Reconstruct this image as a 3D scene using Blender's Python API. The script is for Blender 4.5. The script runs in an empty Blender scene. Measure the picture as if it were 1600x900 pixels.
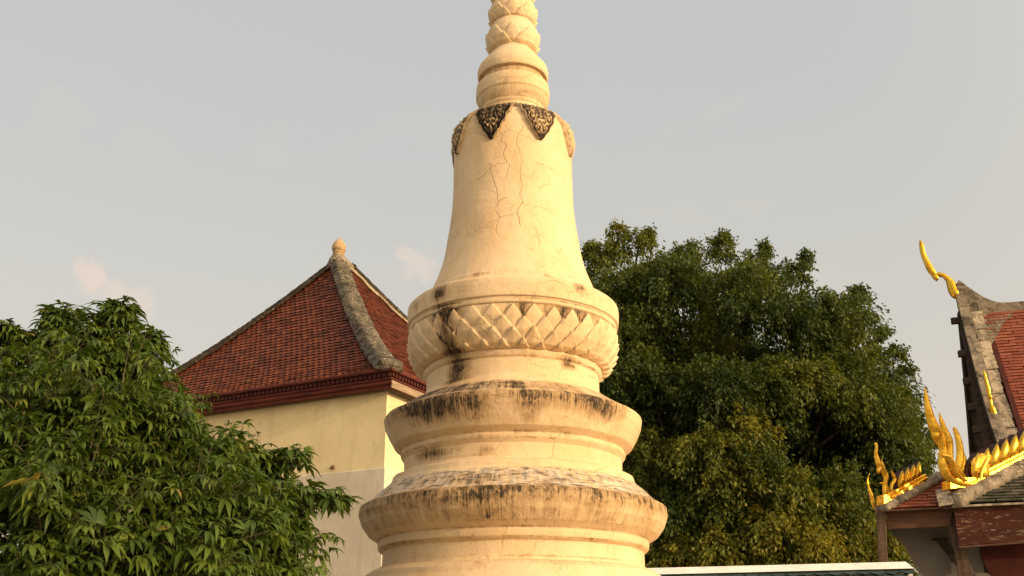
import bpy, math, random
import numpy as np
from mathutils import Vector
rng = np.random.default_rng(7)
random.seed(7)
scene = bpy.context.scene
col = scene.collection
R = math.radians

# ---------------------------------------------------------------- camera
EYE = 1.6; PITCH = R(20.5); FPX = 1600.0
cam = bpy.data.cameras.new('camera'); camo = bpy.data.objects.new('camera', cam); col.objects.link(camo)
cam.sensor_width = 36; cam.lens = 36.0; cam.clip_start = 0.05; cam.clip_end = 3000
camo.location = (0, 0, EYE); camo.rotation_euler = (R(90) + PITCH, 0, 0)
scene.camera = camo

# ---------------------------------------------------------------- light, sky, exposure
SUN_AZ, SUN_EL = 121.0, 12.0          # azimuth clockwise from +Y
SUN_STRENGTH, SKY_STRENGTH, EXPOSURE = 2.9, 0.15, 0.36
scene.view_settings.view_transform = 'Standard'; scene.view_settings.look = 'None'
scene.view_settings.exposure = EXPOSURE; scene.view_settings.gamma = 1.0
scene.view_settings.use_curve_mapping = False
sd = Vector((math.sin(R(SUN_AZ)) * math.cos(R(SUN_EL)), math.cos(R(SUN_AZ)) * math.cos(R(SUN_EL)), math.sin(R(SUN_EL))))
sun = bpy.data.lights.new('sun', 'SUN'); sun.energy = SUN_STRENGTH; sun.angle = R(0.6); sun.color = (1.0, 0.74, 0.45)
suno = bpy.data.objects.new('sun', sun); col.objects.link(suno); suno.rotation_euler = sd.to_track_quat('Z', 'Y').to_euler()
suno.location = (20, -30, 20)
scene.cycles.use_denoising = True; scene.render.filter_size = 1.15
try: scene.cycles.denoiser = 'OPENIMAGEDENOISE'
except Exception: pass
scene.cycles.max_bounces = 6; scene.cycles.diffuse_bounces = 3; scene.cycles.transparent_max_bounces = 4


class NT:
    """small node-tree writer"""
    def __init__(s, tree): s.t = tree; tree.nodes.clear()
    def n(s, kind, ins=None, **props):
        nd = s.t.nodes.new(kind)
        for k, v in props.items(): setattr(nd, k, v)
        for k, v in (ins or {}).items():
            sock = nd.inputs[k]
            if isinstance(v, bpy.types.NodeSocket): s.t.links.new(v, sock)
            else: sock.default_value = v
        return nd
    def math(s, op, a, b=0.0, clamp=False):
        return s.n('ShaderNodeMath', {0: a, 1: b}, operation=op, use_clamp=clamp).outputs[0]
    def vmul(s, v, sc):
        return s.n('ShaderNodeVectorMath', {0: v, 1: sc}, operation='MULTIPLY').outputs[0]
    def noise(s, vec, scale, detail=4, rough=0.55, dist=0.0):
        return s.n('ShaderNodeTexNoise', {'Vector': vec, 'Scale': scale, 'Detail': detail, 'Roughness': rough, 'Distortion': dist}).outputs['Fac']
    def ramp(s, fac, lo, hi, a=0.0, b=1.0):
        return s.n('ShaderNodeMapRange', {'Value': fac, 'From Min': lo, 'From Max': hi, 'To Min': a, 'To Max': b}, interpolation_type='SMOOTHSTEP').outputs[0]
    def mix(s, fac, a, b, mode='MIX'):
        nd = s.n('ShaderNodeMix', data_type='RGBA', blend_type=mode)
        for i, v in ((0, fac), (6, a), (7, b)):
            if isinstance(v, bpy.types.NodeSocket): s.t.links.new(v, nd.inputs[i])
            else: nd.inputs[i].default_value = v if i == 0 else (*v[:3], 1)
        return nd.outputs[2]
    def attr(s, name):
        return s.n('ShaderNodeAttribute', attribute_name=name)


w = bpy.data.worlds.new('World'); scene.world = w; w.use_nodes = True
T = NT(w.node_tree)
sky = T.n('ShaderNodeTexSky', sky_type='NISHITA', sun_disc=False, sun_elevation=R(SUN_EL), sun_rotation=R(SUN_AZ))
sky.air_density = 1.0; sky.dust_density = 4.0; sky.ozone_density = 1.0; sky.altitude = 0
gen = T.n('ShaderNodeTexCoord').outputs['Generated']
sep = T.n('ShaderNodeSeparateXYZ', {0: gen})
el = sep.outputs[2]
# a thick evening haze: the blue of the sky washes out to a pale warm grey, a little warmer towards the horizon
hz = T.mix(T.ramp(el, 0.05, 0.62), (4.10, 3.62, 2.98), (3.19, 3.22, 3.09))
skyc = T.mix(0.86, sky.outputs[0], hz)
# broad warm glow of the low sun in the haze, behind and to the right of the camera
dp = T.n('ShaderNodeVectorMath', {0: gen, 1: tuple(sd)}, operation='DOT_PRODUCT').outputs['Value']
glow = T.math('POWER', T.math('MAXIMUM', T.math('MULTIPLY', T.math('ADD', dp, 0.12), 0.893), 0.0), 2.4)
skyc = T.mix(1.0, skyc, T.mix(glow, (0, 0, 0), (14.5, 9.4, 4.4)), 'ADD')
# faint lit cloud wisps low in the sky
cv = T.n('ShaderNodeVectorMath', {0: gen, 1: (1.0, 1.0, 1.7)}, operation='MULTIPLY').outputs[0]
c1 = T.noise(cv, 9.0, 6, 0.6, 0.3)
c0 = T.noise(cv, 2.6, 2, 0.5); c2 = T.noise(cv, 26.0, 7, 0.62, 0.5)
cl = T.math('MULTIPLY', T.ramp(c1, 0.52, 0.72), T.ramp(c0, 0.47, 0.60))
cl = T.math('MULTIPLY', cl, T.ramp(el, 0.60, 0.36))
def puff(px, py, rad):
    a = (px - 800) / FPX; b = (450 - py) / FPX
    d = Vector((a, math.cos(PITCH) - b * math.sin(PITCH), math.sin(PITCH) + b * math.cos(PITCH))).normalized()
    dist = T.n('ShaderNodeVectorMath', {0: T.n('ShaderNodeVectorMath', {0: gen, 1: tuple(d)}, operation='SUBTRACT').outputs[0], 1: (1, 1, 1)}, operation='MULTIPLY').outputs[0]
    ln = T.n('ShaderNodeVectorMath', {0: dist}, operation='LENGTH').outputs['Value']
    ln = T.math('ADD', ln, T.math('MULTIPLY', T.math('SUBTRACT', c1, 0.5), rad * 1.3))
    ln = T.math('ADD', ln, T.math('MULTIPLY', T.math('SUBTRACT', c2, 0.5), rad * 2.6))
    return T.ramp(ln, rad * 0.95, rad * 0.35)
pf = puff(148, 432, 0.022)
for q in ((213, 474, 0.021), (128, 420, 0.013), (652, 414, 0.024), (635, 398, 0.013), (95, 180, 0.03), (180, 455, 0.016), (235, 230, 0.030), (430, 222, 0.030)):
    pf = T.math('MAXIMUM', pf, T.math('MULTIPLY', puff(*q), 0.8 if q[2] < 0.03 else 0.10))
cl = T.math('MAXIMUM', T.math('MULTIPLY', cl, 0.35), pf)
skyc = T.mix(T.math('MULTIPLY', cl, 0.50), skyc, (4.75, 3.75, 3.0))
bg = T.n('ShaderNodeBackground', {'Color': skyc, 'Strength': SKY_STRENGTH})
T.n('ShaderNodeOutputWorld', {'Surface': bg.outputs[0]})

# ---------------------------------------------------------------- helpers
CP, SP = math.cos(PITCH), math.sin(PITCH)
def ray(px, py):
    a = (px - 800) / FPX; b = (450 - py) / FPX
    return np.array([a, CP - b * SP, SP + b * CP])
O0 = np.array([0, 0, EYE])
def at(px, py, Y):                      # the point seen at a pixel of the survey photo, at ground distance Y
    r = ray(px, py); return O0 + r * (Y / r[1])
def on(px, py, P0, az):                 # the point of a vertical plane (through P0, running along azimuth az)
    r = ray(px, py); n = np.array([math.cos(R(az)), -math.sin(R(az)), 0]); return O0 + r * (((P0 - O0) @ n) / (r @ n))
def dirv(az): return np.array([math.sin(R(az)), math.cos(R(az)), 0.0])
UP = np.array([0, 0, 1.0])

def tag(o, label=None, cat=None, group=None, kind=None):
    if label: o['label'] = label
    if cat: o['category'] = cat
    if group: o['group'] = group
    if kind: o['kind'] = kind
    return o
def empty(name, loc, label, cat):
    o = bpy.data.objects.new(name, None); col.objects.link(o); o.location = tuple(loc); o.empty_display_size = 0.3
    return tag(o, label, cat)
def build(name, verts, faces, mat, parent=None, smooth=False, attrs=None, fmat=None, mats=None):
    """verts in world space; faces list/array. parent keeps world coordinates."""
    verts = np.asarray(verts, dtype=np.float64)
    org = np.array(parent_world(parent)) if parent is not None else np.zeros(3)
    me = bpy.data.meshes.new(name)
    if isinstance(faces, np.ndarray):
        k = faces.shape[1]
        me.vertices.add(len(verts)); me.vertices.foreach_set('co', (verts - org).astype(np.float32).ravel())
        me.loops.add(faces.size); me.loops.foreach_set('vertex_index', faces.astype(np.int32).ravel())
        me.polygons.add(len(faces)); me.polygons.foreach_set('loop_start', (np.arange(len(faces)) * k).astype(np.int32))
        me.polygons.foreach_set('loop_total', np.full(len(faces), k, dtype=np.int32))
    else:
        me.from_pydata([tuple(v) for v in (verts - org)], [], [tuple(int(i) for i in f) for f in faces])
    for m in (mats or [mat]): me.materials.append(m)
    if fmat is not None: me.polygons.foreach_set('material_index', np.asarray(fmat, dtype=np.int32))
    for an, av in (attrs or {}).items():
        av = np.asarray(av, dtype=np.float32)
        if av.ndim == 2:
            a = me.attributes.new(an, 'FLOAT_VECTOR', 'POINT'); a.data.foreach_set('vector', av.ravel())
        else:
            a = me.attributes.new(an, 'FLOAT', 'POINT'); a.data.foreach_set('value', av)
    me.update(calc_edges=True); me.validate()
    if smooth: me.polygons.foreach_set('use_smooth', np.ones(len(me.polygons), dtype=bool))
    o = bpy.data.objects.new(name, me); col.objects.link(o)
    if parent is not None: o.parent = parent
    return o
def parent_world(p):
    loc = Vector(p.location)
    while p.parent is not None: p = p.parent; loc += Vector(p.location)
    return loc

class MB:
    def __init__(s): s.v = []; s.f = []; s.m = []; s.a = []
    def add(s, vs, fs, mi=0, tint=0.5):
        b = len(s.v); s.v += [tuple(v) for v in vs]; s.f += [tuple(i + b for i in f) for f in fs]; s.m += [mi] * len(fs); s.a += [tint] * len(vs)
    def box8(s, p, mi=0, tint=0.5):      # p: bottom 4 then top 4
        s.add(p, [(3, 2, 1, 0), (4, 5, 6, 7), (0, 1, 5, 4), (1, 2, 6, 5), (2, 3, 7, 6), (3, 0, 4, 7)], mi, tint)
    def box(s, c, ax, ay, az, mi=0, tint=0.5):   # centre and three half-axis vectors
        c, ax, ay, az = map(np.asarray, (c, ax, ay, az))
        s.box8([c - ax - ay - az, c + ax - ay - az, c + ax + ay - az, c - ax + ay - az, c - ax - ay + az, c + ax - ay + az, c + ax + ay + az, c - ax + ay + az], mi, tint)
    def prism(s, poly, ext, mi=0, mside=None, tint=0.5):  # poly: 3D outline, ext: extrusion vector
        n = len(poly); a = [np.asarray(q) for q in poly]; b = [q + ext for q in a]
        s.add(a, [tuple(range(n))[::-1]], mi, tint); s.add(b, [tuple(range(n))], mi, tint)
        s.add(a + b, [(i, (i + 1) % n, n + (i + 1) % n, n + i) for i in range(n)], mi if mside is None else mside, tint)
    def tube(s, pts, rad, nv, k=8, mi=0, tint=0.5, squash=1.0, power=1.0):
        """pts path, rad list, nv = flattening normal (section is rad wide in the plane, squash*rad along nv)"""
        pts = [np.asarray(q, float) for q in pts]; nv = np.asarray(nv, float); rings = []
        for i, q in enumerate(pts):
            t = pts[min(i + 1, len(pts) - 1)] - pts[max(i - 1, 0)]; t /= np.linalg.norm(t) + 1e-9
            e = np.cross(t, nv); e /= np.linalg.norm(e) + 1e-9; n2 = np.cross(e, t)
            for j in range(k):
                a = 2 * math.pi * j / k; ca, sa = math.cos(a), math.sin(a)
                ca = math.copysign(abs(ca) ** power, ca); sa = math.copysign(abs(sa) ** power, sa)
                rings.append(q + e * ca * rad[i] + n2 * sa * rad[i] * squash)
        fs = [(i * k + j, i * k + (j + 1) % k, (i + 1) * k + (j + 1) % k, (i + 1) * k + j) for i in range(len(pts) - 1) for j in range(k)]
        fs += [tuple(range(k))[::-1], tuple(range((len(pts) - 1) * k, len(pts) * k))]
        s.add(rings, fs, mi, tint)
    def build(s, name, mat, parent=None, smooth=False, mats=None, bevel=0.0, seg=1):
        o = build(name, s.v, s.f, mat, parent, smooth, {'tint': s.a}, s.m, mats)
        if bevel > 0:
            b = o.modifiers.new('bevel', 'BEVEL'); b.width = bevel; b.segments = seg; b.limit_method = 'ANGLE'; b.angle_limit = R(35)
        return o
def smooth_path(pts, rad, n=6):
    """Catmull-Rom through pts (arrays) with radii"""
    pts = [np.asarray(p, float) for p in pts]; P = [2 * pts[0] - pts[1]] + pts + [2 * pts[-1] - pts[-2]]; rr = [rad[0]] + list(rad) + [rad[-1]]
    out, ro = [], []
    for i in range(1, len(P) - 2):
        for k in range(n):
            t = k / n; a, b, c, d = P[i - 1], P[i], P[i + 1], P[i + 2]
            out.append(0.5 * (2 * b + (c - a) * t + (2 * a - 5 * b + 4 * c - d) * t * t + (3 * b - a - 3 * c + d) * t ** 3))
            a, b, c, d = rr[i - 1], rr[i], rr[i + 1], rr[i + 2]
            ro.append(max(0.002, 0.5 * (2 * b + (c - a) * t + (2 * a - 5 * b + 4 * c - d) * t * t + (3 * b - a - 3 * c + d) * t ** 3)))
    out.append(pts[-1]); ro.append(rad[-1]); return out, ro

# ---------------------------------------------------------------- materials
def new_mat(name):
    m = bpy.data.materials.new(name); m.use_nodes = True; return m, NT(m.node_tree)
def finish(N, colr, rough=0.8, bump=None, bstr=0.3, bdist=0.01, metallic=0.0, extra=None, spec=0.3):
    ins = {'Base Color': colr if isinstance(colr, bpy.types.NodeSocket) else (*colr, 1), 'Roughness': rough, 'Metallic': metallic, 'Specular IOR Level': spec}
    if bump is not None:
        ins['Normal'] = N.n('ShaderNodeBump', {'Height': bump, 'Strength': bstr, 'Distance': bdist}).outputs[0]
    if extra: ins.update(extra)
    b = N.n('ShaderNodeBsdfPrincipled', ins); N.n('ShaderNodeOutputMaterial', {'Surface': b.outputs[0]}); return b

def stucco():
    m, N = new_mat('cream_stucco')
    obj = N.n('ShaderNodeTexCoord').outputs['Object']; cyl = N.attr('cyl').outputs['Vector']
    st = N.attr('stain_shade').outputs['Fac']; pale = N.attr('pale').outputs['Fac']; crack = N.attr('crack').outputs['Fac']
    big = N.noise(obj, 1.6, 5, 0.6); mid = N.noise(obj, 7.0, 6, 0.65); fine = N.noise(obj, 60, 4, 0.6)
    run = N.noise(N.vmul(cyl, (9.0, 0.9, 0)), 1.0, 3, 0.5)
    base = N.mix(N.ramp(big, 0.35, 0.68), (0.71, 0.545, 0.345), (0.65, 0.465, 0.265))
    base = N.mix(N.ramp(mid, 0.52, 0.72, 0, 0.6), base, (0.60, 0.40, 0.21))
    blot = N.noise(obj, 2.4, 8, 0.75, 0.8)
    base = N.mix(N.ramp(blot, 0.54, 0.66, 0, 0.5), base, (0.60, 0.42, 0.25))
    base = N.mix(N.ramp(N.noise(obj, 17, 6, 0.75, 0.4), 0.60, 0.72, 0, 0.5), base, (0.50, 0.34, 0.19))
    base = N.mix(N.ramp(run, 0.55, 0.8, 0, 0.35), base, (0.58, 0.37, 0.18))
    base = N.mix(N.ramp(N.noise(obj, 3.5, 7, 0.7, 0.4), 0.58, 0.72, 0, 0.4), base, (0.80, 0.66, 0.46))
    # bare grey weathered render on the sloping ledges
    pv = N.math('ADD', pale, N.math('MULTIPLY', N.math('SUBTRACT', N.noise(N.vmul(cyl, (13, 3.5, 0)), 1.0, 6, 0.7, 0.6), 0.5), 1.5))
    greyc = N.mix(N.ramp(N.noise(N.vmul(cyl, (20, 6, 3)), 1.3, 6, 0.7), 0.3, 0.7), (0.22, 0.19, 0.16), (0.70, 0.63, 0.54))
    base = N.mix(N.ramp(pv, 0.42, 0.80), base, greyc)
    smear = N.noise(N.vmul(cyl, (6.5, 30, 0)), 1.0, 8, 0.75, 0.9)
    base = N.mix(N.math('MULTIPLY', N.ramp(pale, 0.2, 0.45), N.ramp(smear, 0.47, 0.62, 0, 0.9)), base, (0.075, 0.06, 0.045))
    # rain-washed black growth: streaks plus ragged patches
    streak = N.noise(N.vmul(cyl, (30, 1.6, 0)), 1.0, 5, 0.7)
    streak2 = N.noise(N.vmul(cyl, (95, 2.4, 0)), 1.0, 4, 0.65)
    patch = N.noise(obj, 9.0, 7, 0.72, 0.5)
    bw = N.math('ADD', st, N.math('ADD', N.math('MULTIPLY', N.math('SUBTRACT', streak, 0.5), 0.5), N.math('MULTIPLY', N.math('SUBTRACT', streak2, 0.5), 0.6)))
    base = N.mix(N.math('MULTIPLY', N.math('MULTIPLY', N.ramp(bw, 0.10, 0.55, 0, 0.60), N.ramp(st, 0.06, 0.2)), N.ramp(pale, 0.5, 0.1)), base, (0.47, 0.30, 0.145))
    g = N.math('ADD', st, N.math('MULTIPLY', N.math('SUBTRACT', streak, 0.5), 0.8))
    g = N.math('ADD', g, N.math('MULTIPLY', N.math('SUBTRACT', streak2, 0.5), 0.75))
    g = N.math('ADD', g, N.math('MULTIPLY', N.math('SUBTRACT', patch, 0.5), 1.75))
    g = N.math('MULTIPLY', g, N.ramp(st, 0.02, 0.2))
    soft = N.math('MULTIPLY', N.ramp(g, 0.10, 0.75, 0, 0.6), N.ramp(pale, 0.9, 0.2, 0.35, 1.0))
    rag = N.noise(N.vmul(cyl, (19, 6.0, 0)), 1.0, 9, 0.82, 1.3)
    g2 = N.math('ADD', st, N.math('MULTIPLY', N.math('SUBTRACT', rag, 0.5), 1.9))
    g2 = N.math('ADD', g2, N.math('MULTIPLY', N.math('SUBTRACT', streak2, 0.5), 0.9))
    g2 = N.math('ADD', g2, N.math('MULTIPLY', N.math('SUBTRACT', streak, 0.5), 0.6))
    g2 = N.math('ADD', g2, N.math('MULTIPLY', N.math('SUBTRACT', patch, 0.5), 1.0))
    g2 = N.math('MULTIPLY', g2, N.ramp(st, 0.05, 0.25))
    hard = N.math('MAXIMUM', N.ramp(g, 0.60, 1.15, 0, 0.8), N.ramp(g2, 0.54, 0.90, 0, 0.98))
    grit = N.noise(N.vmul(cyl, (70, 22, 10)), 1.0, 8, 0.8, 0.3)
    hard = N.math('MULTIPLY', hard, N.ramp(grit, 0.34, 0.52, 0.35, 1.0))
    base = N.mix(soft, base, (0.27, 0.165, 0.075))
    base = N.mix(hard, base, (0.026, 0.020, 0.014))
    # small pits
    v = N.n('ShaderNodeTexVoronoi', {'Vector': obj, 'Scale': 5.0, 'Randomness': 1.0}).outputs['Distance']
    pit = N.math('MULTIPLY', N.ramp(v, 0.055, 0.03), N.ramp(mid, 0.5, 0.6))
    base = N.mix(N.math('MULTIPLY', pit, 0.7), base, (0.10, 0.065, 0.04))
    # hairline cracks
    wob = N.n('ShaderNodeVectorMath', {0: obj, 1: N.vmul(N.n('ShaderNodeTexNoise', {'Vector': obj, 'Scale': 3.0, 'Detail': 5}).outputs['Color'], (0.35, 0.35, 0.35))}, operation='ADD').outputs[0]
    ve = N.n('ShaderNodeTexVoronoi', {'Vector': wob, 'Scale': 2.3}, feature='DISTANCE_TO_EDGE').outputs['Distance']
    hair = N.math('MULTIPLY', N.ramp(ve, 0.010, 0.003), N.ramp(big, 0.46, 0.56, 0, 0.6))
    ve2 = N.n('ShaderNodeTexVoronoi', {'Vector': wob, 'Scale': 4.6}, feature='DISTANCE_TO_EDGE').outputs['Distance']
    hair = N.math('MAXIMUM', hair, N.math('MULTIPLY', N.ramp(ve2, 0.014, 0.004), N.ramp(blot, 0.50, 0.60, 0, 0.45)))
    ck = N.math('MAXIMUM', hair, N.math('MULTIPLY', crack, N.ramp(patch, 0.3, 0.5, 0.35, 0.9)))
    base = N.mix(N.math('MULTIPLY', ck, 0.62), base, (0.26, 0.16, 0.08))
    h = N.math('ADD', N.math('MULTIPLY', fine, 0.35), N.math('MULTIPLY', mid, 1.1)); h = N.math('ADD', h, N.math('MULTIPLY', blot, 1.6))
    h = N.math('SUBTRACT', h, N.math('MULTIPLY', ck, 1.0)); h = N.math('SUBTRACT', h, pit); h = N.math('ADD', h, N.math('MULTIPLY', hard, -0.25))
    finish(N, base, 0.85, h, 0.5, 0.016, spec=0.2); return m

def plaster_old(name, dark, mid_, light, sc=6.0, lo=0.40, hi=0.62, bd=0.02):
    m, N = new_mat(name); obj = N.n('ShaderNodeTexCoord').outputs['Object']
    a = N.noise(obj, sc, 8, 0.7, 0.6); b = N.noise(obj, sc * 3.1, 6, 0.7); c = N.noise(obj, sc * 0.35, 4, 0.6)
    k = N.mix(N.ramp(a, lo, hi), dark, mid_); k = N.mix(N.math('MULTIPLY', N.ramp(b, 0.5, 0.66), N.ramp(c, 0.36, 0.62)), k, light)
    finish(N, k, 0.9, N.math('ADD', a, N.math('MULTIPLY', b, 0.6)), 0.6, bd, spec=0.15); return m

def paint_wall(name, c1, c2, dirt, scale=1.0):
    m, N = new_mat(name); obj = N.n('ShaderNodeTexCoord').outputs['Object']
    a = N.noise(obj, 0.9 * scale, 5, 0.6); b = N.noise(obj, 6 * scale, 6, 0.65); r = N.noise(N.vmul(obj, (5, 5, 0.35)), 1.0, 4, 0.6); f = N.noise(obj, 90, 2)
    k = N.mix(N.ramp(a, 0.35, 0.65), c1, c2); k = N.mix(N.ramp(b, 0.56, 0.75, 0, 0.45), k, dirt); k = N.mix(N.ramp(r, 0.52, 0.75, 0, 0.45), k, dirt); k = N.mix(N.ramp(N.noise(obj, 2.2, 8, 0.75, 0.6), 0.55, 0.66, 0, 0.4), k, dirt)
    v = N.n('ShaderNodeTexVoronoi', {'Vector': obj, 'Scale': 1.1}).outputs['Distance']
    k = N.mix(N.ramp(v, 0.035, 0.022, 0, 0.7), k, (0.12, 0.08, 0.05))
    finish(N, k, 0.85, N.math('ADD', N.math('ADD', b, N.math('MULTIPLY', a, 2.5)), N.math('MULTIPLY', f, 0.4)), 0.35, 0.02, spec=0.2); return m

def tile_mat(name, cols, rough=0.6, spec=0.35):
    m, N = new_mat(name); t = N.attr('tint').outputs['Fac']; obj = N.n('ShaderNodeTexCoord').outputs['Object']
    k = N.mix(N.ramp(t, 0.0, 0.55), cols[0], cols[1]); k = N.mix(N.ramp(t, 0.6, 1.0), k, cols[2])
    n = N.noise(obj, 22, 5, 0.7); k = N.mix(N.ramp(n, 0.55, 0.8, 0, 0.6), k, cols[3])
    k = N.mix(N.ramp(N.noise(obj, 1.3, 5, 0.65), 0.5, 0.75, 0, 0.55), k, cols[3])
    finish(N, k, rough, n, 0.25, 0.006, spec=spec); return m

def wood(name, c1, c2, flake, lo=0.58, hi=0.63, axis=(1.2, 1.2, 9)):
    m, N = new_mat(name); obj = N.n('ShaderNodeTexCoord').outputs['Object']
    a = N.noise(N.vmul(obj, axis), 1.5, 6, 0.65); b = N.noise(N.vmul(obj, (2.6, 2.6, 13)), 1.7, 8, 0.75, 0.5)
    k = N.mix(N.ramp(a, 0.35, 0.65), c1, c2); fl = N.ramp(b, lo, hi); k = N.mix(N.math('MULTIPLY', fl, 0.85), k, flake)
    finish(N, k, 0.75, N.math('SUBTRACT', a, fl), 0.4, 0.008, spec=0.2); return m

def gold(name, tarn=0.5):
    m, N = new_mat(name); obj = N.n('ShaderNodeTexCoord').outputs['Object']
    a = N.noise(obj, 3.2, 5, 0.65); b = N.noise(obj, 26, 4, 0.6)
    k = N.mix(N.ramp(a, 0.30, 0.7), (0.62, 0.33, 0.026), (0.80, 0.51, 0.07)); k = N.mix(N.ramp(b, 0.60, 0.8, 0, tarn), k, (0.25, 0.11, 0.03))
    k = N.mix(N.ramp(N.noise(obj, 9, 4, 0.6), 0.62, 0.8, 0, tarn), k, (0.40, 0.19, 0.04))
    finish(N, k, N.ramp(b, 0.3, 0.8, 0.20, 0.42), N.math('ADD', N.noise(obj, 14, 4, 0.6), N.math('MULTIPLY', N.noise(obj, 5, 3, 0.5), 2.0)), 0.55, 0.02, metallic=1.0); return m

def plain(name, c, rough=0.8, var=0.25, sc=4.0, spec=0.2):
    m, N = new_mat(name); obj = N.n('ShaderNodeTexCoord').outputs['Object']; a = N.noise(obj, sc, 6, 0.65)
    k = N.mix(N.ramp(a, 0.3, 0.7), tuple(x * (1 - var) for x in c), tuple(min(1, x * (1 + var)) for x in c)); finish(N, k, rough, a, 0.2, 0.01, spec=spec); return m

def leaf_mat(name, stops, transl=0.25, rough=0.5):
    m, N = new_mat(name); t = N.attr('tint').outputs['Fac']
    rp = N.n('ShaderNodeValToRGB', {'Fac': t}); cr = rp.color_ramp
    cr.elements[0].position = stops[0][0]; cr.elements[0].color = (*stops[0][1], 1); cr.elements[1].position = stops[-1][0]; cr.elements[1].color = (*stops[-1][1], 1)
    for p_, c_ in stops[1:-1]: e = cr.elements.new(p_); e.color = (*c_, 1)
    c = rp.outputs[0]
    b = N.n('ShaderNodeBsdfPrincipled', {'Base Color': c, 'Roughness': rough, 'Specular IOR Level': 0.3})
    tr = N.n('ShaderNodeBsdfTranslucent', {'Color': N.mix(1.0, c, (1.5, 1.35, 0.5), 'MULTIPLY')})
    mx = N.n('ShaderNodeMixShader', {0: transl, 1: b.outputs[0], 2: tr.outputs[0]}); N.n('ShaderNodeOutputMaterial', {'Surface': mx.outputs[0]}); return m

M = {}
M['stucco'] = stucco()
M['leafstone'] = None
M['hip_plaster'] = plaster_old('weathered_ridge_plaster', (0.030, 0.027, 0.021), (0.15, 0.125, 0.088), (0.47, 0.40, 0.29), 5.0, 0.34, 0.66)
M['hip_dark'] = plaster_old('dark_ridge_plaster', (0.022, 0.019, 0.014), (0.05, 0.042, 0.030), (0.17, 0.12, 0.075), 4.0, 0.35, 0.75)
M['verge'] = plaster_old('grey_verge_plaster', (0.06, 0.05, 0.038), (0.25, 0.205, 0.15), (0.44, 0.37, 0.27), 4.0, 0.34, 0.58)
M['verge_tan'] = plaster_old('tan_verge_plaster', (0.20, 0.165, 0.12), (0.50, 0.41, 0.285), (0.62, 0.53, 0.38), 5.0, 0.42, 0.62)
M['cream_finial'] = plain('ochre_stucco', (0.44, 0.31, 0.17), 0.9, 0.35, 14)
M['wall_up'] = paint_wall('cream_yellow_paint', (0.80, 0.665, 0.385), (0.73, 0.595, 0.335), (0.54, 0.42, 0.25))
M['wall_low'] = paint_wall('grey_cream_paint', (0.64, 0.57, 0.44), (0.56, 0.495, 0.375), (0.43, 0.36, 0.26))
M['tiles'] = tile_mat('red_clay_tiles', ((0.085, 0.023, 0.010), (0.148, 0.036, 0.014), (0.205, 0.058, 0.024), (0.055, 0.019, 0.011)))
M['tiles_brick'] = tile_mat('brick_red_tiles', ((0.20, 0.050, 0.025), (0.26, 0.070, 0.034), (0.32, 0.105, 0.058), (0.09, 0.032, 0.020)))
M['tiles_green'] = tile_mat('mossy_green_tiles', ((0.022, 0.028, 0.016), (0.036, 0.043, 0.026), (0.10, 0.09, 0.065), (0.018, 0.019, 0.014)))
M['tiles_glaze'] = tile_mat('dark_green_glazed_tiles', ((0.012, 0.024, 0.017), (0.016, 0.032, 0.022), (0.03, 0.045, 0.034), (0.01, 0.014, 0.011)), 0.35)
M['maroon'] = wood('maroon_painted_wood', (0.065, 0.014, 0.009), (0.115, 0.026, 0.016), (0.19, 0.08, 0.055), 0.66, 0.74)
M['dentil'] = plain('dark_maroon_dentils', (0.055, 0.014, 0.010), 0.7)
M['greywood'] = wood('bare_grey_wood', (0.24, 0.17, 0.115), (0.36, 0.27, 0.19), (0.45, 0.37, 0.28), 0.6, 0.7)
M['soffit'] = plain('dark_soffit_boards', (0.11, 0.09, 0.07), 0.85)
M['red_flake'] = wood('flaking_red_paint', (0.045, 0.012, 0.007), (0.072, 0.018, 0.010), (0.27, 0.19, 0.11), 0.545, 0.60)
M['brownwood'] = wood('faded_brown_wood', (0.085, 0.042, 0.026), (0.125, 0.064, 0.040), (0.22, 0.16, 0.11), 0.60, 0.70)
M['postwood'] = wood('weathered_post_wood', (0.075, 0.045, 0.028), (0.13, 0.085, 0.055), (0.22, 0.17, 0.12), 0.58, 0.68, (9, 9, 1.2))
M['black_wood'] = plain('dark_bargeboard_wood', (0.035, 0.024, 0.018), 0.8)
M['red_panel'] = plain('dark_red_panel', (0.065, 0.013, 0.007), 0.6, 0.3, 3)
M['greypanel'] = plain('grey_white_board', (0.17, 0.155, 0.13), 0.8, 0.12, 2)
M['gold'] = gold('gilded_lacquer', 0.45)
M['gold_dull'] = gold('tarnished_gilding', 0.85)
M['redglass'] = plain('dark_red_lacquer', (0.035, 0.009, 0.006), 0.4)
M['coping'] = paint_wall('white_coping', (0.84, 0.81, 0.77), (0.76, 0.73, 0.69), (0.50, 0.45, 0.39), 2.0)
M['bark'] = plaster_old('tree_bark', (0.035, 0.028, 0.02), (0.09, 0.07, 0.05), (0.16, 0.13, 0.10), 9.0)
M['twig'] = plain('green_brown_twig', (0.085, 0.075, 0.035), 0.8)

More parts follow.
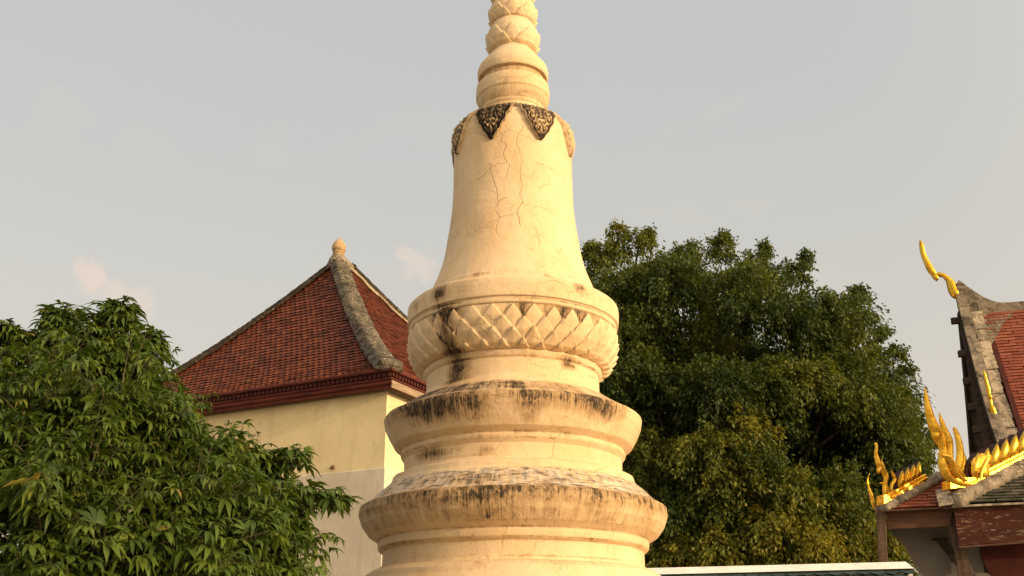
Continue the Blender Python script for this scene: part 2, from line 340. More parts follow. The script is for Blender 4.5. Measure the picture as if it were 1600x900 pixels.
# ---------------------------------------------------------------- ground
gm, N = new_mat('pale_paving')
obj = N.n('ShaderNodeTexCoord').outputs['Object']
br = N.n('ShaderNodeTexBrick', {'Vector': obj, 'Color1': (0.33, 0.30, 0.25, 1), 'Color2': (0.28, 0.255, 0.21, 1), 'Mortar': (0.14, 0.125, 0.10, 1), 'Scale': 1.0, 'Mortar Size': 0.008, 'Brick Width': 0.6, 'Row Height': 0.6}, offset=0.0)
gc = N.mix(N.ramp(N.noise(obj, 0.8, 6, 0.6), 0.4, 0.7, 0, 0.5), br.outputs['Color'], (0.22, 0.19, 0.15))
finish(N, gc, 0.85, br.outputs['Fac'], 0.2, 0.01)
g = build('ground', [(-1500, -1500, 0), (1500, -1500, 0), (1500, 1500, 0), (-1500, 1500, 0)], [(0, 1, 2, 3)], gm)
tag(g, 'pale paved temple courtyard below the picture', None, None, 'structure')

# ---------------------------------------------------------------- stupa
SX, SY = 0.01, 10.0
stupa = empty('stupa', (SX, SY, 0), 'cream bell-shaped stupa with black-streaked tiers and carved lotus band, in the middle', 'stupa')
K1 = rng.uniform(0, 6.28, 40)
def wobble(th, z):
    return (0.5 * np.sin(3 * th + 2.1 * z + K1[0]) + 0.4 * np.sin(7 * th - 4 * z + K1[1]) + 0.35 * np.sin(13 * th + 9 * z + K1[2])
            + 0.16 * np.sin(17 * th - 14 * z + K1[3] + 2 * np.sin(5 * th + 3 * z)) + 0.08 * np.sin(31 * th + 21 * z + K1[4] + 3 * np.sin(7 * th - 4 * z)))
def lown(th, z, f=1.0, o=0):
    return (np.sin(2 * f * th + 1.7 * z + K1[6 + o]) + np.sin(5 * f * th - 3.1 * z + K1[7 + o]) * 0.8 + np.sin(11 * f * th + 7 * z + K1[8 + o]) * 0.6 + np.sin(19 * f * th - 5 * z + K1[9 + o]) * 0.45) / 2.0
def gs(th, z, t0, z0, wt, wz): return np.exp(-((th - t0) / wt) ** 2 - ((z - z0) / wz) ** 2)
def sstep(x, a, b):
    t = np.clip((x - a) / (b - a), 0, 1); return t * t * (3 - 2 * t)
D2 = math.pi / 180
def stain_shade_field(th, z, r):
    s = np.zeros_like(th)
    # upper flare: black growth hanging from its rim
    tier = sstep(z, 3.60, 3.66) * (1 - sstep(z, 3.93, 3.95))
    hang = sstep(z, 3.66, 3.90)
    amt = 0.46 + 0.42 * gs(th, 0 * z, -38 * D2, 0, 30 * D2, 1) + 0.30 * gs(th, 0 * z, 34 * D2, 0, 18 * D2, 1) + 0.22 * gs(th, 0 * z, 6 * D2, 0, 7 * D2, 1) + 0.10 * lown(th, 0 * z) - 0.30 * gs(th, 0 * z, 75 * D2, 0, 25 * D2, 1) - 0.12 * gs(th, 0 * z, -6 * D2, 0, 7 * D2, 1)
    s += tier * (hang ** 1.1) * amt * 0.92
    s += tier * 0.60 * (gs(th, z, -37 * D2, 3.76, 15 * D2, 0.10) + 0.7 * gs(th, z, -15 * D2, 3.74, 6 * D2, 0.13) + 0.8 * gs(th, z, 7 * D2, 3.72, 5 * D2, 0.16) + 0.7 * gs(th, z, 40 * D2, 3.78, 12 * D2, 0.10))
    s += 0.35 * gs(th, z, 4 * D2, 3.58, 5 * D2, 0.04) + 0.3 * gs(th, z, 28 * D2, 3.57, 7 * D2, 0.03) + 0.3 * gs(th, z, -14 * D2, 3.55, 12 * D2, 0.015)
    # ledge above it
    led = sstep(z, 3.93, 3.96) * (1 - sstep(z, 4.05, 4.12))
    s += led * (0.42 + 0.36 * gs(th, 0 * z, -35 * D2, 0, 28 * D2, 1) + 0.26 * gs(th, 0 * z, 24 * D2, 0, 13 * D2, 1) + 0.2 * gs(th, 0 * z, 2 * D2, 0, 4 * D2, 1) + 0.16 * lown(th, 0 * z, 1.3, 3))
    # long run down the neck and lotus band
    for zz, a in ((4.40, 0.72), (4.30, 0.70), (4.22, 0.68), (4.15, 0.60)): s += a * 1.0 * gs(th, z, -37 * D2, zz, 8.5 * D2, 0.06)
    s += (0.74 * np.exp(-((th + 37 * D2) / (5.5 * D2)) ** 2)) * (z > 4.43) * (z < 4.83)
    s += 0.35 * gs(th, z, -42 * D2, 4.14, 9 * D2, 0.025)
    s += 0.85 * gs(th, z, -41 * D2, 4.98, 6.5 * D2, 0.10) + 0.45 * gs(th, z, -62 * D2, 4.96, 5 * D2, 0.07) + 0.75 * gs(th, z, -38 * D2, 4.85, 8 * D2, 0.02)
    s += 0.80 * gs(th, z, 36 * D2, 5.02, 4.5 * D2, 0.045) + 0.26 * gs(th, z, 40 * D2, 4.95, 7 * D2, 0.06) + 0.30 * gs(th, z, 12 * D2, 4.85, 14 * D2, 0.015) + 0.28 * gs(th, z, 42 * D2, 4.85, 14 * D2, 0.015)
    s += 0.36 * gs(th, z, -22 * D2, 5.17, 7 * D2, 0.03) + 0.28 * gs(th, z, 24 * D2, 5.15, 8 * D2, 0.02) + 0.24 * gs(th, z, 0, 5.17, 30 * D2, 0.02)
    s += 0.85 * gs(th, z, 37 * D2, 4.30, 7 * D2, 0.05) + 0.42 * gs(th, z, 34 * D2, 4.37, 13 * D2, 0.02) + 0.33 * gs(th, z, 12 * D2, 4.34, 3 * D2, 0.06) + 0.3 * gs(th, z, 60 * D2, 4.33, 6 * D2, 0.03)
    # neck between the flares
    s += 0.85 * gs(th, z, -47 * D2, 3.455, 12 * D2, 0.055) + 0.30 * gs(th, z, -36 * D2, 3.43, 5 * D2, 0.03) + 0.75 * gs(th, z, -13 * D2, 3.43, 4 * D2, 0.04) + 0.30 * gs(th, z, -20 * D2, 3.385, 30 * D2, 0.012) + 0.22 * gs(th, z, 25 * D2, 3.44, 10 * D2, 0.03)
    # lower flare: fine brown-black runs all along
    tier = sstep(z, 2.75, 2.80) * (1 - sstep(z, 3.05, 3.07))
    s += tier * (0.27 + 0.32 * sstep(z, 2.85, 3.02) + 0.09 * lown(th, 0 * z, 1.0, 6) + 0.16 * gs(th, 0 * z, -10 * D2, 0, 14 * D2, 1) + 0.10 * gs(th, 0 * z, -50 * D2, 0, 25 * D2, 1) + 0.10 * gs(th, 0 * z, 25 * D2, 0, 20 * D2, 1))
    led = sstep(z, 3.055, 3.075) * (1 - sstep(z, 3.16, 3.27))
    s += led * (0.26 + 0.42 * gs(th, z, -14 * D2, 3.14, 13 * D2, 0.10) + 0.12 * gs(th, 0 * z, -45 * D2, 0, 25 * D2, 1) + 0.13 * lown(th, 0 * z, 1.4, 9) + 0.14 * gs(th, 0 * z, 14 * D2, 0, 5 * D2, 1))
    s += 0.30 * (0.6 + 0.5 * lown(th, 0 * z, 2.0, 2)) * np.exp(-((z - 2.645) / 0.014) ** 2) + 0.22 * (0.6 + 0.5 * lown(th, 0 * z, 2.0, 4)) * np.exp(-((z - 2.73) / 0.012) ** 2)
    s += 0.18 * np.exp(-((z - 2.45) / 0.06) ** 2)
    # brown staining low on the drum; shade and staining painted into the cap recess
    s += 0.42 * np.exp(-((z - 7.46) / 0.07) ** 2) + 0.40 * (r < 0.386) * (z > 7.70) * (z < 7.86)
    for zc, a, h_ in ((4.845, .40, .008), (3.531, .34, .008), (3.584, .34, .008), (2.655, .34, .008), (2.735, .38, .008), (2.502, .34, .008), (4.345, .34, .008), (4.165, .25, .008), (5.135, .3, .008), (7.425, .3, .012), (7.556, .3, .01), (3.36, .22, .01)):  # thin dark lines along the concave moulding corners
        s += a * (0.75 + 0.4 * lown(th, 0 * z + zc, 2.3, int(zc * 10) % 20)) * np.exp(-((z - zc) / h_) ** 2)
    return np.clip(s, 0, 1.2)
def pale_field(th, z, r):
    a = sstep(z, 3.05, 3.07) * (1 - sstep(z, 3.22, 3.28)); b = sstep(z, 3.925, 3.95) * (1 - sstep(z, 4.06, 4.10))
    return 0.62 * a + (0.52 - 0.25 * gs(th, 0 * z, 25 * D2, 0, 25 * D2, 1)) * b + 0.25 * np.exp(-((z - 3.045) / 0.012) ** 2)
# long cracks on the bell, (angle in degrees, height)
CRACKS = []
def seg_dist(T_, Z_, r, line):
    d = np.full(T_.shape, 9.0)
    for (a0, z0), (a1, z1) in zip(line[:-1], line[1:]):
        ax, ay = a0 * D2 * r, z0; bx, by = a1 * D2 * r, z1; px, py = T_ * r, Z_
        L = (bx - ax) ** 2 + (by - ay) ** 2 + 1e-9; t = np.clip(((px - ax) * (bx - ax) + (py - ay) * (by - ay)) / L, 0, 1)
        d = np.minimum(d, np.hypot(px - ax - t * (bx - ax), py - ay - t * (by - ay)))
    return d
def ragged(line, seed):
    rg = np.random.default_rng(seed); out = [line[0]]
    for (a0, z0), (a1, z1) in zip(line[:-1], line[1:]):
        n = max(2, int(math.hypot((a1 - a0) * 0.011, z1 - z0) / 0.022))
        for k in range(1, n + 1): out.append((a0 + (a1 - a0) * k / n + rg.normal(0, 0.65) * (k < n), z0 + (z1 - z0) * k / n + rg.normal(0, 0.006) * (k < n)))
    return out
def round_profile(pts, d):
    pts = [np.array(p, float) for p in pts]; out = [pts[0]]
    for i in range(1, len(pts) - 1):
        a, b, c = pts[i - 1], pts[i], pts[i + 1]; l1, l2 = np.linalg.norm(a - b), np.linalg.norm(c - b)
        k = ((b - a) @ (c - b)) / (l1 * l2 + 1e-9)
        if k > 0.93: out.append(b); continue
        e = min(d, 0.4 * l1, 0.4 * l2); p0 = b + (a - b) / l1 * e; p1 = b + (c - b) / l2 * e
        out += [p0, 0.25 * p0 + 0.5 * b + 0.25 * p1, p1]
    out.append(pts[-1]); return out
def resample(pts, sp):
    out = [pts[0]]
    for a, b in zip(pts[:-1], pts[1:]):
        n = max(1, int(math.ceil(np.linalg.norm(b - a) / sp)))
        out += [a + (b - a) * k / n for k in range(1, n + 1)]
    return np.array(out)
def lathe(name, prof, parent, nseg=720, sp=0.02, bev=0.012, amp=0.0035, disp=None, mat=None, centre=(SX, SY), cracks=None, zoff=0.0, chips=0):
    P_ = resample(round_profile(prof, bev), sp); n = len(P_)
    th = np.linspace(-math.pi, math.pi, nseg, endpoint=False)
    TH, RR = np.meshgrid(th, P_[:, 0]); ZZ = np.repeat(P_[:, 1][:, None], nseg, 1)
    W = wobble(TH, ZZ) * amp
    cav = None
    if disp is not None:
        sl = np.concatenate([[0], np.cumsum(np.linalg.norm(np.diff(P_, axis=0), axis=1))]); sl /= sl[-1]
        dr, cav = disp(TH, np.repeat(sl[:, None], nseg, 1)); tang = np.gradient(P_, axis=0); tang /= np.linalg.norm(tang, axis=1)[:, None] + 1e-9
        nr, nz = tang[:, 1], -tang[:, 0]
        RR = RR + dr * nr[:, None]; Z2 = ZZ + dr * nz[:, None]
    else: Z2 = ZZ
    R2 = RR + W * np.minimum(1, RR / 0.5)
    if chips:
        rg = np.random.default_rng(int(prof[0][1] * 1000))
        for _ in range(chips):
            zc = prof[rg.integers(1, len(prof) - 1)][1] + rg.normal(0, 0.008); tc = rg.uniform(-1.5, 1.5); sz = rg.uniform(0.008, 0.026); rr = np.interp(zc, *zip(*sorted((q[1], q[0]) for q in prof)))
            R2 -= rg.uniform(0.002, 0.005) * np.exp(-(((TH - tc) * rr / (sz * rg.uniform(1, 2.5))) ** 2 + ((ZZ - zc) / sz) ** 2) ** 2)
    Z2 = Z2 + 0.6 * amp * wobble(TH + 1.3, ZZ * 0.7)
    X = centre[0] + R2 * np.sin(TH); Y = centre[1] - R2 * np.cos(TH)
    V = np.stack([X, Y, Z2 + zoff], -1).reshape(-1, 3)
    i = np.arange(n - 1)[:, None]; j = np.arange(nseg)[None]
    F = np.stack([i * nseg + j, i * nseg + (j + 1) % nseg, (i + 1) * nseg + (j + 1) % nseg, (i + 1) * nseg + j], -1).reshape(-1, 4)
    st = stain_shade_field(TH, ZZ, RR)
    if cav is not None: st = np.clip(st + cav, 0, 1.3)
    ck = np.zeros_like(TH)
    for wd, line in (cracks or []):
        rm = np.interp(np.mean([q[1] for q in line]), P_[:, 1][::1] if P_[0, 1] < P_[-1, 1] else P_[::-1, 1], P_[:, 0] if P_[0, 1] < P_[-1, 1] else P_[::-1, 0])
        ck = np.maximum(ck, np.clip(1.5 - seg_dist(TH, ZZ, rm, ragged(line, int(wd * 1e5) + len(line))) / (wd * 0.8), 0, 1))
    at_ = {'stain_shade': st.ravel(), 'pale': pale_field(TH, ZZ, RR).ravel(), 'crack': ck.ravel(), 'cyl': np.stack([TH, ZZ, RR], -1).reshape(-1, 3)}
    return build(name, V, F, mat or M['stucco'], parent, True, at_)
# base below the picture, then the tiers, bottom to top (radius, height)
lathe('stepped_base', [(0.0, 0.0), (2.35, 0.0), (2.35, 0.40), (2.15, 0.46), (2.15, 0.72), (1.75, 0.80), (1.75, 0.95), (1.78, 1.0), (1.95, 1.12), (2.03, 1.28), (1.98, 1.38), (1.62, 1.62), (1.58, 1.66), (1.58, 1.80), (1.62, 1.84), (1.62, 1.90), (1.56, 1.94), (1.56, 2.10), (1.50, 2.14)], stupa, 360, 0.05)
lathe('lower_tier', [(1.50, 2.14), (1.46, 2.20), (1.44, 2.32), (1.40, 2.37), (1.385, 2.42), (1.33, 2.455), (1.258, 2.470), (1.250, 2.499), (1.238, 2.506), (1.236, 2.630), (1.262, 2.642), (1.282, 2.663), (1.288, 2.703), (1.284, 2.728), (1.292, 2.737), (1.377, 2.786), (1.440, 2.870), (1.472, 2.965), (1.462, 3.034)], stupa, 1080, 0.012, 0.006, 0.005, chips=12)
lathe('lower_ledge', [(1.462, 3.034), (1.378, 3.080), (1.297, 3.161), (1.200, 3.247), (1.177, 3.272), (1.164, 3.322), (1.085, 3.347), (1.060, 3.375), (1.062, 3.495)], stupa, 1080, 0.012, 0.006, 0.005, chips=12)
lathe('upper_tier', [(1.062, 3.495), (1.078, 3.515), (1.093, 3.534), (1.100, 3.557), (1.090, 3.578), (1.095, 3.587), (1.163, 3.629), (1.217, 3.721), (1.257, 3.809), (1.270, 3.880), (1.262, 3.906)], stupa, 1080, 0.012, 0.006, 0.005, chips=12)
lathe('upper_ledge', [(1.262, 3.906), (1.212, 3.930), (1.129, 3.979), (1.030, 4.045), (0.950, 4.089), (0.918, 4.119), (0.880, 4.158), (0.869, 4.180), (0.867, 4.333), (0.885, 4.345), (0.897, 4.369), (0.902, 4.392), (0.890, 4.422)], stupa, 900, 0.012, 0.006, 0.005, chips=12)

def petals(n, rows, full, lift, curl, ridge, cavity=None, seed=1, jit=0.0):
    rg = np.random.default_rng(seed)
    def f(TH, S):
        best = np.full(TH.shape, -1.0); edge = np.zeros(TH.shape)
        for ri, (tip, root) in enumerate(rows):
            off = 0.5 * (ri % 2); a = TH / (2 * math.pi) * n + off; idx = np.floor(a).astype(int) % n; u = (a - np.floor(a)) * 2 - 1
            jt = rg.normal(0, jit, n)[idx]; tp = tip + jt; ln = tp - root
            v = (S - root) / ln; fu = np.clip(1 - full / ln, 0, 0.95); wv = np.where(v < fu, 1.0, np.clip(1 - (np.clip((v - fu) / (1 - fu), 0, 1)) ** 1.25, 0, 1))
            inside = (v <= 1) & (S >= 0) & (np.abs(u) <= wv)
            prox = np.abs(u) / np.maximum(wv, 1e-3)
            h = lift * (0.35 + 0.65 * np.clip(v, 0, 1)) + curl * np.clip(v, 0, 1) ** 3 + ridge * (1 - np.abs(u)) - 0.45 * ridge * np.abs(u) ** 2
            h = h * np.clip((1 - prox) * 9 + 0.15, 0, 1) ** 0.5 + 0.0
            h += (len(rows) - 1 - ri) * 0.008
            h = np.where(inside, h, -1); up = h > best; best = np.where(up, h, best); edge = np.where(up & inside, np.clip((prox - 0.74) / 0.2, 0, 1), edge)
        base = best < 0
        best = np.where(base, 0.0, best)
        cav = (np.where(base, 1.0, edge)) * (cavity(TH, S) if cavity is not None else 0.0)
        return best * np.sin(np.clip(S, 0, 1) * math.pi).clip(0, 1) ** 0.25, cav
    return f
lotus_prof = [(0.885, 4.418), (0.955, 4.462), (1.010, 4.560), (1.042, 4.690), (1.047, 4.800)]
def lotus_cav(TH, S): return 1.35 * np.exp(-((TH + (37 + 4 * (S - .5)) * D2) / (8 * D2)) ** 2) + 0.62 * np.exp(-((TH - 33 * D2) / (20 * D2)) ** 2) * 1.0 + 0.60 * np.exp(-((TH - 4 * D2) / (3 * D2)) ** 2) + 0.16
lathe('lotus_band', lotus_prof, stupa, 1440, 0.009, 0.004, 0.0015, petals(34, [(0.25, -0.4), (0.50, -0.25), (0.745, -0.1), (0.99, 0.1)], 0.30, 0.010, 0.026, 0.007, lotus_cav, 3, 0.014))
lathe('bell_moulding', [(1.020, 4.790), (1.058, 4.812), (1.062, 4.838), (1.056, 4.850), (1.060, 4.866), (1.078, 4.870), (1.084, 4.997), (1.080, 5.050), (1.055, 5.076), (0.995, 5.101), (0.912, 5.128), (0.902, 5.150), (0.885, 5.194), (0.868, 5.206)], stupa, 900, 0.010, 0.006, 0.005, chips=12)
cr = [(0.0042, [(-20, 6.87), (-13, 6.845), (-10, 6.80), (-12, 6.73), (-6, 6.66), (-9, 6.60), (-8, 6.52), (-3, 6.44), (-7, 6.30)]),
      (0.0050, [(-8, 6.46), (-14, 6.47), (-22, 6.43), (-27, 6.36), (-33, 6.33)]), (0.0045, [(-22, 6.43), (-19, 6.30), (-15, 6.16), (-13, 6.02), (-16, 5.96)]),
      (0.0045, [(-13, 6.02), (-8, 6.06), (-4, 6.07)]), (0.0045, [(-15, 5.92), (-11, 5.84), (-14, 5.70), (-11, 5.62)]), (0.0042, [(-11, 5.84), (-4, 5.85), (0, 5.87)]), (0.004, [(-11, 5.84), (-17, 5.79), (-22, 5.77)]),
      (0.0040, [(10, 6.90), (5, 6.80), (3, 6.70), (6, 6.60), (8, 6.50), (6, 6.36), (8, 6.22), (6, 6.10), (8, 6.0)]), (0.0062, [(8, 6.02), (6, 5.97), (3, 5.88), (5, 5.80), (6, 5.74)]),
      (0.0035, [(8, 6.0), (20, 5.98), (32, 5.97), (42, 5.90)]), (0.004, [(18, 5.72), (20, 5.62), (21, 5.55)]), (0.0032, [(10, 6.90), (20, 6.93), (28, 6.96)]), (0.003, [(20, 6.5), (30, 6.48), (38, 6.47), (46, 6.42)]), (0.003, [(24, 6.2), (35, 6.28), (40, 6.26)]), (0.006, [(12, 5.47), (15, 5.46)])]
bell_prof = [(0.868, 5.206), (0.824, 5.320), (0.782, 5.430), (0.746, 5.548), (0.716, 5.69), (0.693, 5.847), (0.668, 6.02), (0.651, 6.196), (0.643, 6.39), (0.641, 6.593), (0.642, 6.888), (0.643, 6.981), (0.630, 7.075), (0.594, 7.14), (0.541, 7.189), (0.448, 7.245), (0.375, 7.277)]
bell = lathe('bell', bell_prof, stupa, 1080, 0.008, 0.02, 0.003, cracks=cr)
# carved stucco leaves hanging over the shoulder of the bell
def carved_mat():
    m, N = new_mat('carved_stained_stucco'); obj = N.n('ShaderNodeTexCoord').outputs['Object']; h = N.attr('relief').outputs['Fac']; wq = N.attr('wash').outputs['Fac']
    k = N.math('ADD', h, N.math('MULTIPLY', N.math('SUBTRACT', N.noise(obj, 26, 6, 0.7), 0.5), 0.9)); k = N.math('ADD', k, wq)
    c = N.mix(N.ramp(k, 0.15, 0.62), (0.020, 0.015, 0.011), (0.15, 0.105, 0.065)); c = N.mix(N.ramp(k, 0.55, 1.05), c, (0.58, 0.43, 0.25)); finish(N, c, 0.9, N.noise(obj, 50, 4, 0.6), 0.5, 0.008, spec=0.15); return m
M['leafstone'] = carved_mat()
bp = resample([np.array(q) for q in bell_prof], 0.004); bs = np.concatenate([[0], np.cumsum(np.linalg.norm(np.diff(bp, axis=0), axis=1))])
S_top = bs[-1] - 0.075; S_tip = np.interp(6.745, bp[:, 1], bs)
def stucco_leaf(tc, wash, seed):
    rg = np.random.default_rng(seed); nu, nv = 61, 71
    u, v = np.meshgrid(np.linspace(-1, 1, nu), np.linspace(0, 1, nv)); hw = 22.4 * D2 * np.where(v < 0.36, 1.0 - 0.14 * (v / 0.36) ** 2, 0.86 * np.clip((1 - v) / 0.64, 0, 1) ** 0.78) * (1 + 0.05 * np.sin(v * 34))
    th = tc + u * hw; s = S_top + (S_tip - S_top) * v
    r = np.interp(s, bs, bp[:, 0]); z = np.interp(s, bs, bp[:, 1])
    # scrollwork: mirrored spirals of ridges around a few centres
    U = np.abs(u); rel = np.zeros_like(u)
    for k, (cu, cv, q) in enumerate([(0.52, 0.22, 1), (0.62, 0.52, -1), (0.34, 0.42, 1), (0.42, 0.75, -1), (0.15, 0.14, 1), (0.80, 0.10, -1), (0.20, 0.66, 1)]):
        dx, dy = (U - cu) * (1 - 0.7 * v), (v - cv) * 1.3; d = np.hypot(dx, dy); a = np.arctan2(dy, dx)
        rel += np.exp(-(d / 0.17) ** 2) * (0.5 + 0.5 * np.cos(q * a * 2.0 + d * 52 + k)) * (0.7 + 0.5 * rg.random())
    rel += 0.8 * np.exp(-(U / 0.10) ** 2) * (v > 0.25) * 0.6
    border = np.clip((U - 0.86) / 0.07, 0, 1); rel = np.maximum(rel, border * 0.9); rel = np.clip(rel, 0, 1.2)
    rel *= 1 - 0.25 * rg.random(rel.shape) * (rel > 0.3)
    out = 0.008 + 0.034 * rel + 0.008 * np.sin(v * math.pi); out = np.where(np.abs(u) > 0.995, -0.012, out); out = np.where(v > 0.985, -0.008, out)
    tang = np.gradient(bp, axis=0); tang /= np.linalg.norm(tang, axis=1)[:, None]; nr = np.interp(s, bs, tang[:, 1]); nz = np.interp(s, bs, -tang[:, 0])
    r2 = r + out * nr; z2 = z + out * nz
    V = np.stack([SX + r2 * np.sin(th), SY - r2 * np.cos(th), z2], -1).reshape(-1, 3)
    i = np.arange(nv - 1)[:, None]; j = np.arange(nu - 1)[None]; F = np.stack([i * nu + j, (i + 1) * nu + j, (i + 1) * nu + j + 1, i * nu + j + 1], -1).reshape(-1, 4)
    return build('stucco_leaf', V, F, M['leafstone'], bell, True, {'relief': rel.ravel(), 'wash': (wash + 0.15 * (v - 0.5) * 0).ravel()})
for k in range(8):
    stucco_leaf((-20 + 45 * k + (0.7 if k % 2 else 0)) * D2, [-0.04, 0.14, 0.42, 0.1, 0.0, 0.1, 0.0, 0.16][k], k)
neck_prof = [(0.395, 7.262), (0.376, 7.285), (0.362, 7.325), (0.356, 7.372), (0.366, 7.384), (0.374, 7.398), (0.370, 7.414), (0.366, 7.425), (0.376, 7.480), (0.396, 7.545), (0.399, 7.556), (0.410, 7.570), (0.413, 7.645), (0.408, 7.715), (0.402, 7.727), (0.350, 7.737), (0.348, 7.818), (0.388, 7.826), (0.396, 7.850), (0.400, 7.907), (0.388, 7.965), (0.330, 8.046), (0.276, 8.121), (0.248, 8.156), (0.225, 8.185), (0.232, 8.195), (0.240, 8.208), (0.232, 8.222), (0.2, 8.224)]
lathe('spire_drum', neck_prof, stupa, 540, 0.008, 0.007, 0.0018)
def bud(z0, sc, seed):
    pr = [(0.150, 0.02), (0.222, -0.012), (0.262, 0.012), (0.290, 0.075), (0.300, 0.150), (0.284, 0.235), (0.246, 0.315), (0.205, 0.365), (0.175, 0.385)]
    pr = [(a * sc, z0 + b * sc) for a, b in pr]
    lathe('lotus_bud', pr, stupa, 480, 0.006, 0.004, 0.0012, petals(9, [(0.38, -0.3), (0.60, -0.1)], 0.30, 0.010 * sc, 0.004, 0.007 * sc, lambda T_, S: 0.10 + 0 * S, seed, 0.01))
z0 = 8.215; sc = 1.0
for k in range(6):
    bud(z0, sc, k); lathe('bud_collar', [(0.15 * sc, z0 + 0.348 * sc), (0.202 * sc, z0 + 0.345 * sc), (0.216 * sc, z0 + 0.355 * sc), (0.216 * sc, z0 + 0.372 * sc), (0.19 * sc, z0 + 0.385 * sc)], stupa, 240, 0.006, 0.004, 0.001)
    z0 += 0.352 * sc; sc *= 0.915
lathe('spire_tip', [(0.13, z0), (0.15, z0 + 0.05), (0.11, z0 + 0.35), (0.05, z0 + 0.9), (0.03, z0 + 1.2), (0.05, z0 + 1.26), (0.0, z0 + 1.36)], stupa, 120, 0.02, 0.005, 0.0008)

# ---------------------------------------------------------------- roof tiles
def tile_field(mb, surf, ns, nt, keep, tw, th_, pointed=0.35, lift=0.022, thick=0.014, stag=True, jit=0.004, rs=3):
    """surf(s, t) -> point on the roof, s in metres along the eave, t in metres up the slope (numpy 1-D arrays)"""
    rg = np.random.default_rng(rs); S, Tt = [], []
    for j in range(nt):
        for i in range(ns + 1):
            s = (i + (0.5 if (j % 2 and stag) else 0.0)) * tw; S.append(s); Tt.append(j * th_)
    S = np.array(S); Tt = np.array(Tt); c = surf(S, Tt + th_ * 0.5); k = keep(S, Tt + th_ * 0.5); S, Tt = S[k], Tt[k]; n = len(S)
    S = S + rg.normal(0, jit, n); sk = rg.normal(0, 0.02, n)
    e = 0.01; N0 = np.cross(surf(S + e, Tt) - surf(S, Tt), surf(S, Tt + e) - surf(S, Tt)); N0 /= np.linalg.norm(N0, axis=1)[:, None]
    hw = tw * 0.485; lf = lift + rg.normal(0, 0.004, n)
    shp = [(-hw, 1.35, 0.1), (hw, 1.35, 0.1), (hw, pointed, 1 - 0.6 * pointed), (0.0 if pointed > 0 else hw, 0.0, 1.0), (-hw, pointed if pointed > 0 else 0.0, 1 - 0.6 * pointed)]
    if pointed <= 0: shp = [(-hw, 1.3, 0.1), (hw, 1.3, 0.1), (hw, 0.0, 1.0), (0, -0.0, 1.0), (-hw, 0.0, 1.0)]
    tops = [surf(S + x + sk * x, Tt + y * th_ + sk * x) + N0 * (lf * q + thick)[:, None] for x, y, q in shp]
    bots = [surf(S + x + sk * x, Tt + y * th_ + sk * x) + N0 * (lf * q - 0.002)[:, None] for x, y, q in shp[2:]]
    A = np.stack(tops + bots, 1); V = A.reshape(-1, 3); b = (np.arange(n) * 8)[:, None]
    Fq = []
    for q in range(n):
        o = q * 8; Fq += [(o, o + 1, o + 2, o + 3, o + 4), (o + 2, o + 5, o + 6, o + 3), (o + 3, o + 6, o + 7, o + 4), (o + 1, o + 5, o + 2), (o, o + 4, o + 7)]
    B = len(mb.v); mb.v += [tuple(v) for v in V]; mb.f += [tuple(i + B for i in f) for f in Fq]; mb.m += [0] * len(Fq); mb.a += list(np.repeat(rg.random(n), 8))

# ---------------------------------------------------------------- hall with the red hipped roof (left)
AZ = 24.0; u1, u2 = dirv(-63.0), dirv(AZ); u2 = u2 - u1 * (u1 @ u2); u2 /= np.linalg.norm(u2)
C0 = at(612, 577, 20.0); ZE = C0[2]; C0 = np.array([C0[0], C0[1], 0.0])
LA, LB, RIDGE = 8.3, 8.4, 0.6
APX = C0 + u1 * (LA / 2 + 0.10) + u2 * 3.58; APX2 = APX + u2 * RIDGE; HR = 4.40
hall = empty('hall', tuple(C0 + u1 * LA / 2 + u2 * LB / 2), 'cream square hall with red tiled pyramid roof and maroon eaves, behind the left tree', 'building')
def gprof(t): return (1 - t) ** 1.24          # height share, t = 0 at the top, 1 at the eave
tt = np.linspace(0, 1, 401)
def roof_face(A, B, P, Q):
    """eave from A to B, top edge from P (above A side) to Q; concave"""
    A, B, P, Q = map(np.asarray, (A, B, P, Q)); eav = B - A; Ls = np.linalg.norm(eav); es = eav / Ls
    pin = (P - A) - es * ((P - A) @ es); run = np.linalg.norm(pin[:2]); ins = pin / np.linalg.norm(pin)
    sa = np.concatenate([[0], np.cumsum(np.hypot(np.diff(tt) * run, np.diff(gprof(tt)) * HR))]); tot = sa[-1]
    def surf(s, t):
        f = 1 - np.interp(t, tot - sa[::-1], tt[::-1]); f = np.clip(f, 0, 1)   # f: 0 at eave, 1 at top
        return A + np.outer(s, es) + np.outer(f * run, ins) + np.outer(gprof(1 - f) * HR + ZE, UP)
    def keep(s, t):
        f = 1 - np.interp(t, tot - sa[::-1], tt[::-1]); lo = f * ((P - A) @ es); hi = Ls + f * ((Q - A) @ es - Ls); return (s > lo + 0.02) & (s < hi - 0.02) & (t < tot)
    return surf, keep, Ls, tot
corners = [C0, C0 + u1 * LA, C0 + u1 * LA + u2 * LB, C0 + u2 * LB]
faces_ = [(C0, C0 + u1 * LA, APX, APX), (C0 + u2 * LB, C0, APX2, APX), (C0 + u1 * LA, C0 + u1 * LA + u2 * LB, APX, APX2), (C0 + u1 * LA + u2 * LB, C0 + u2 * LB, APX2, APX2)]
rb = MB()
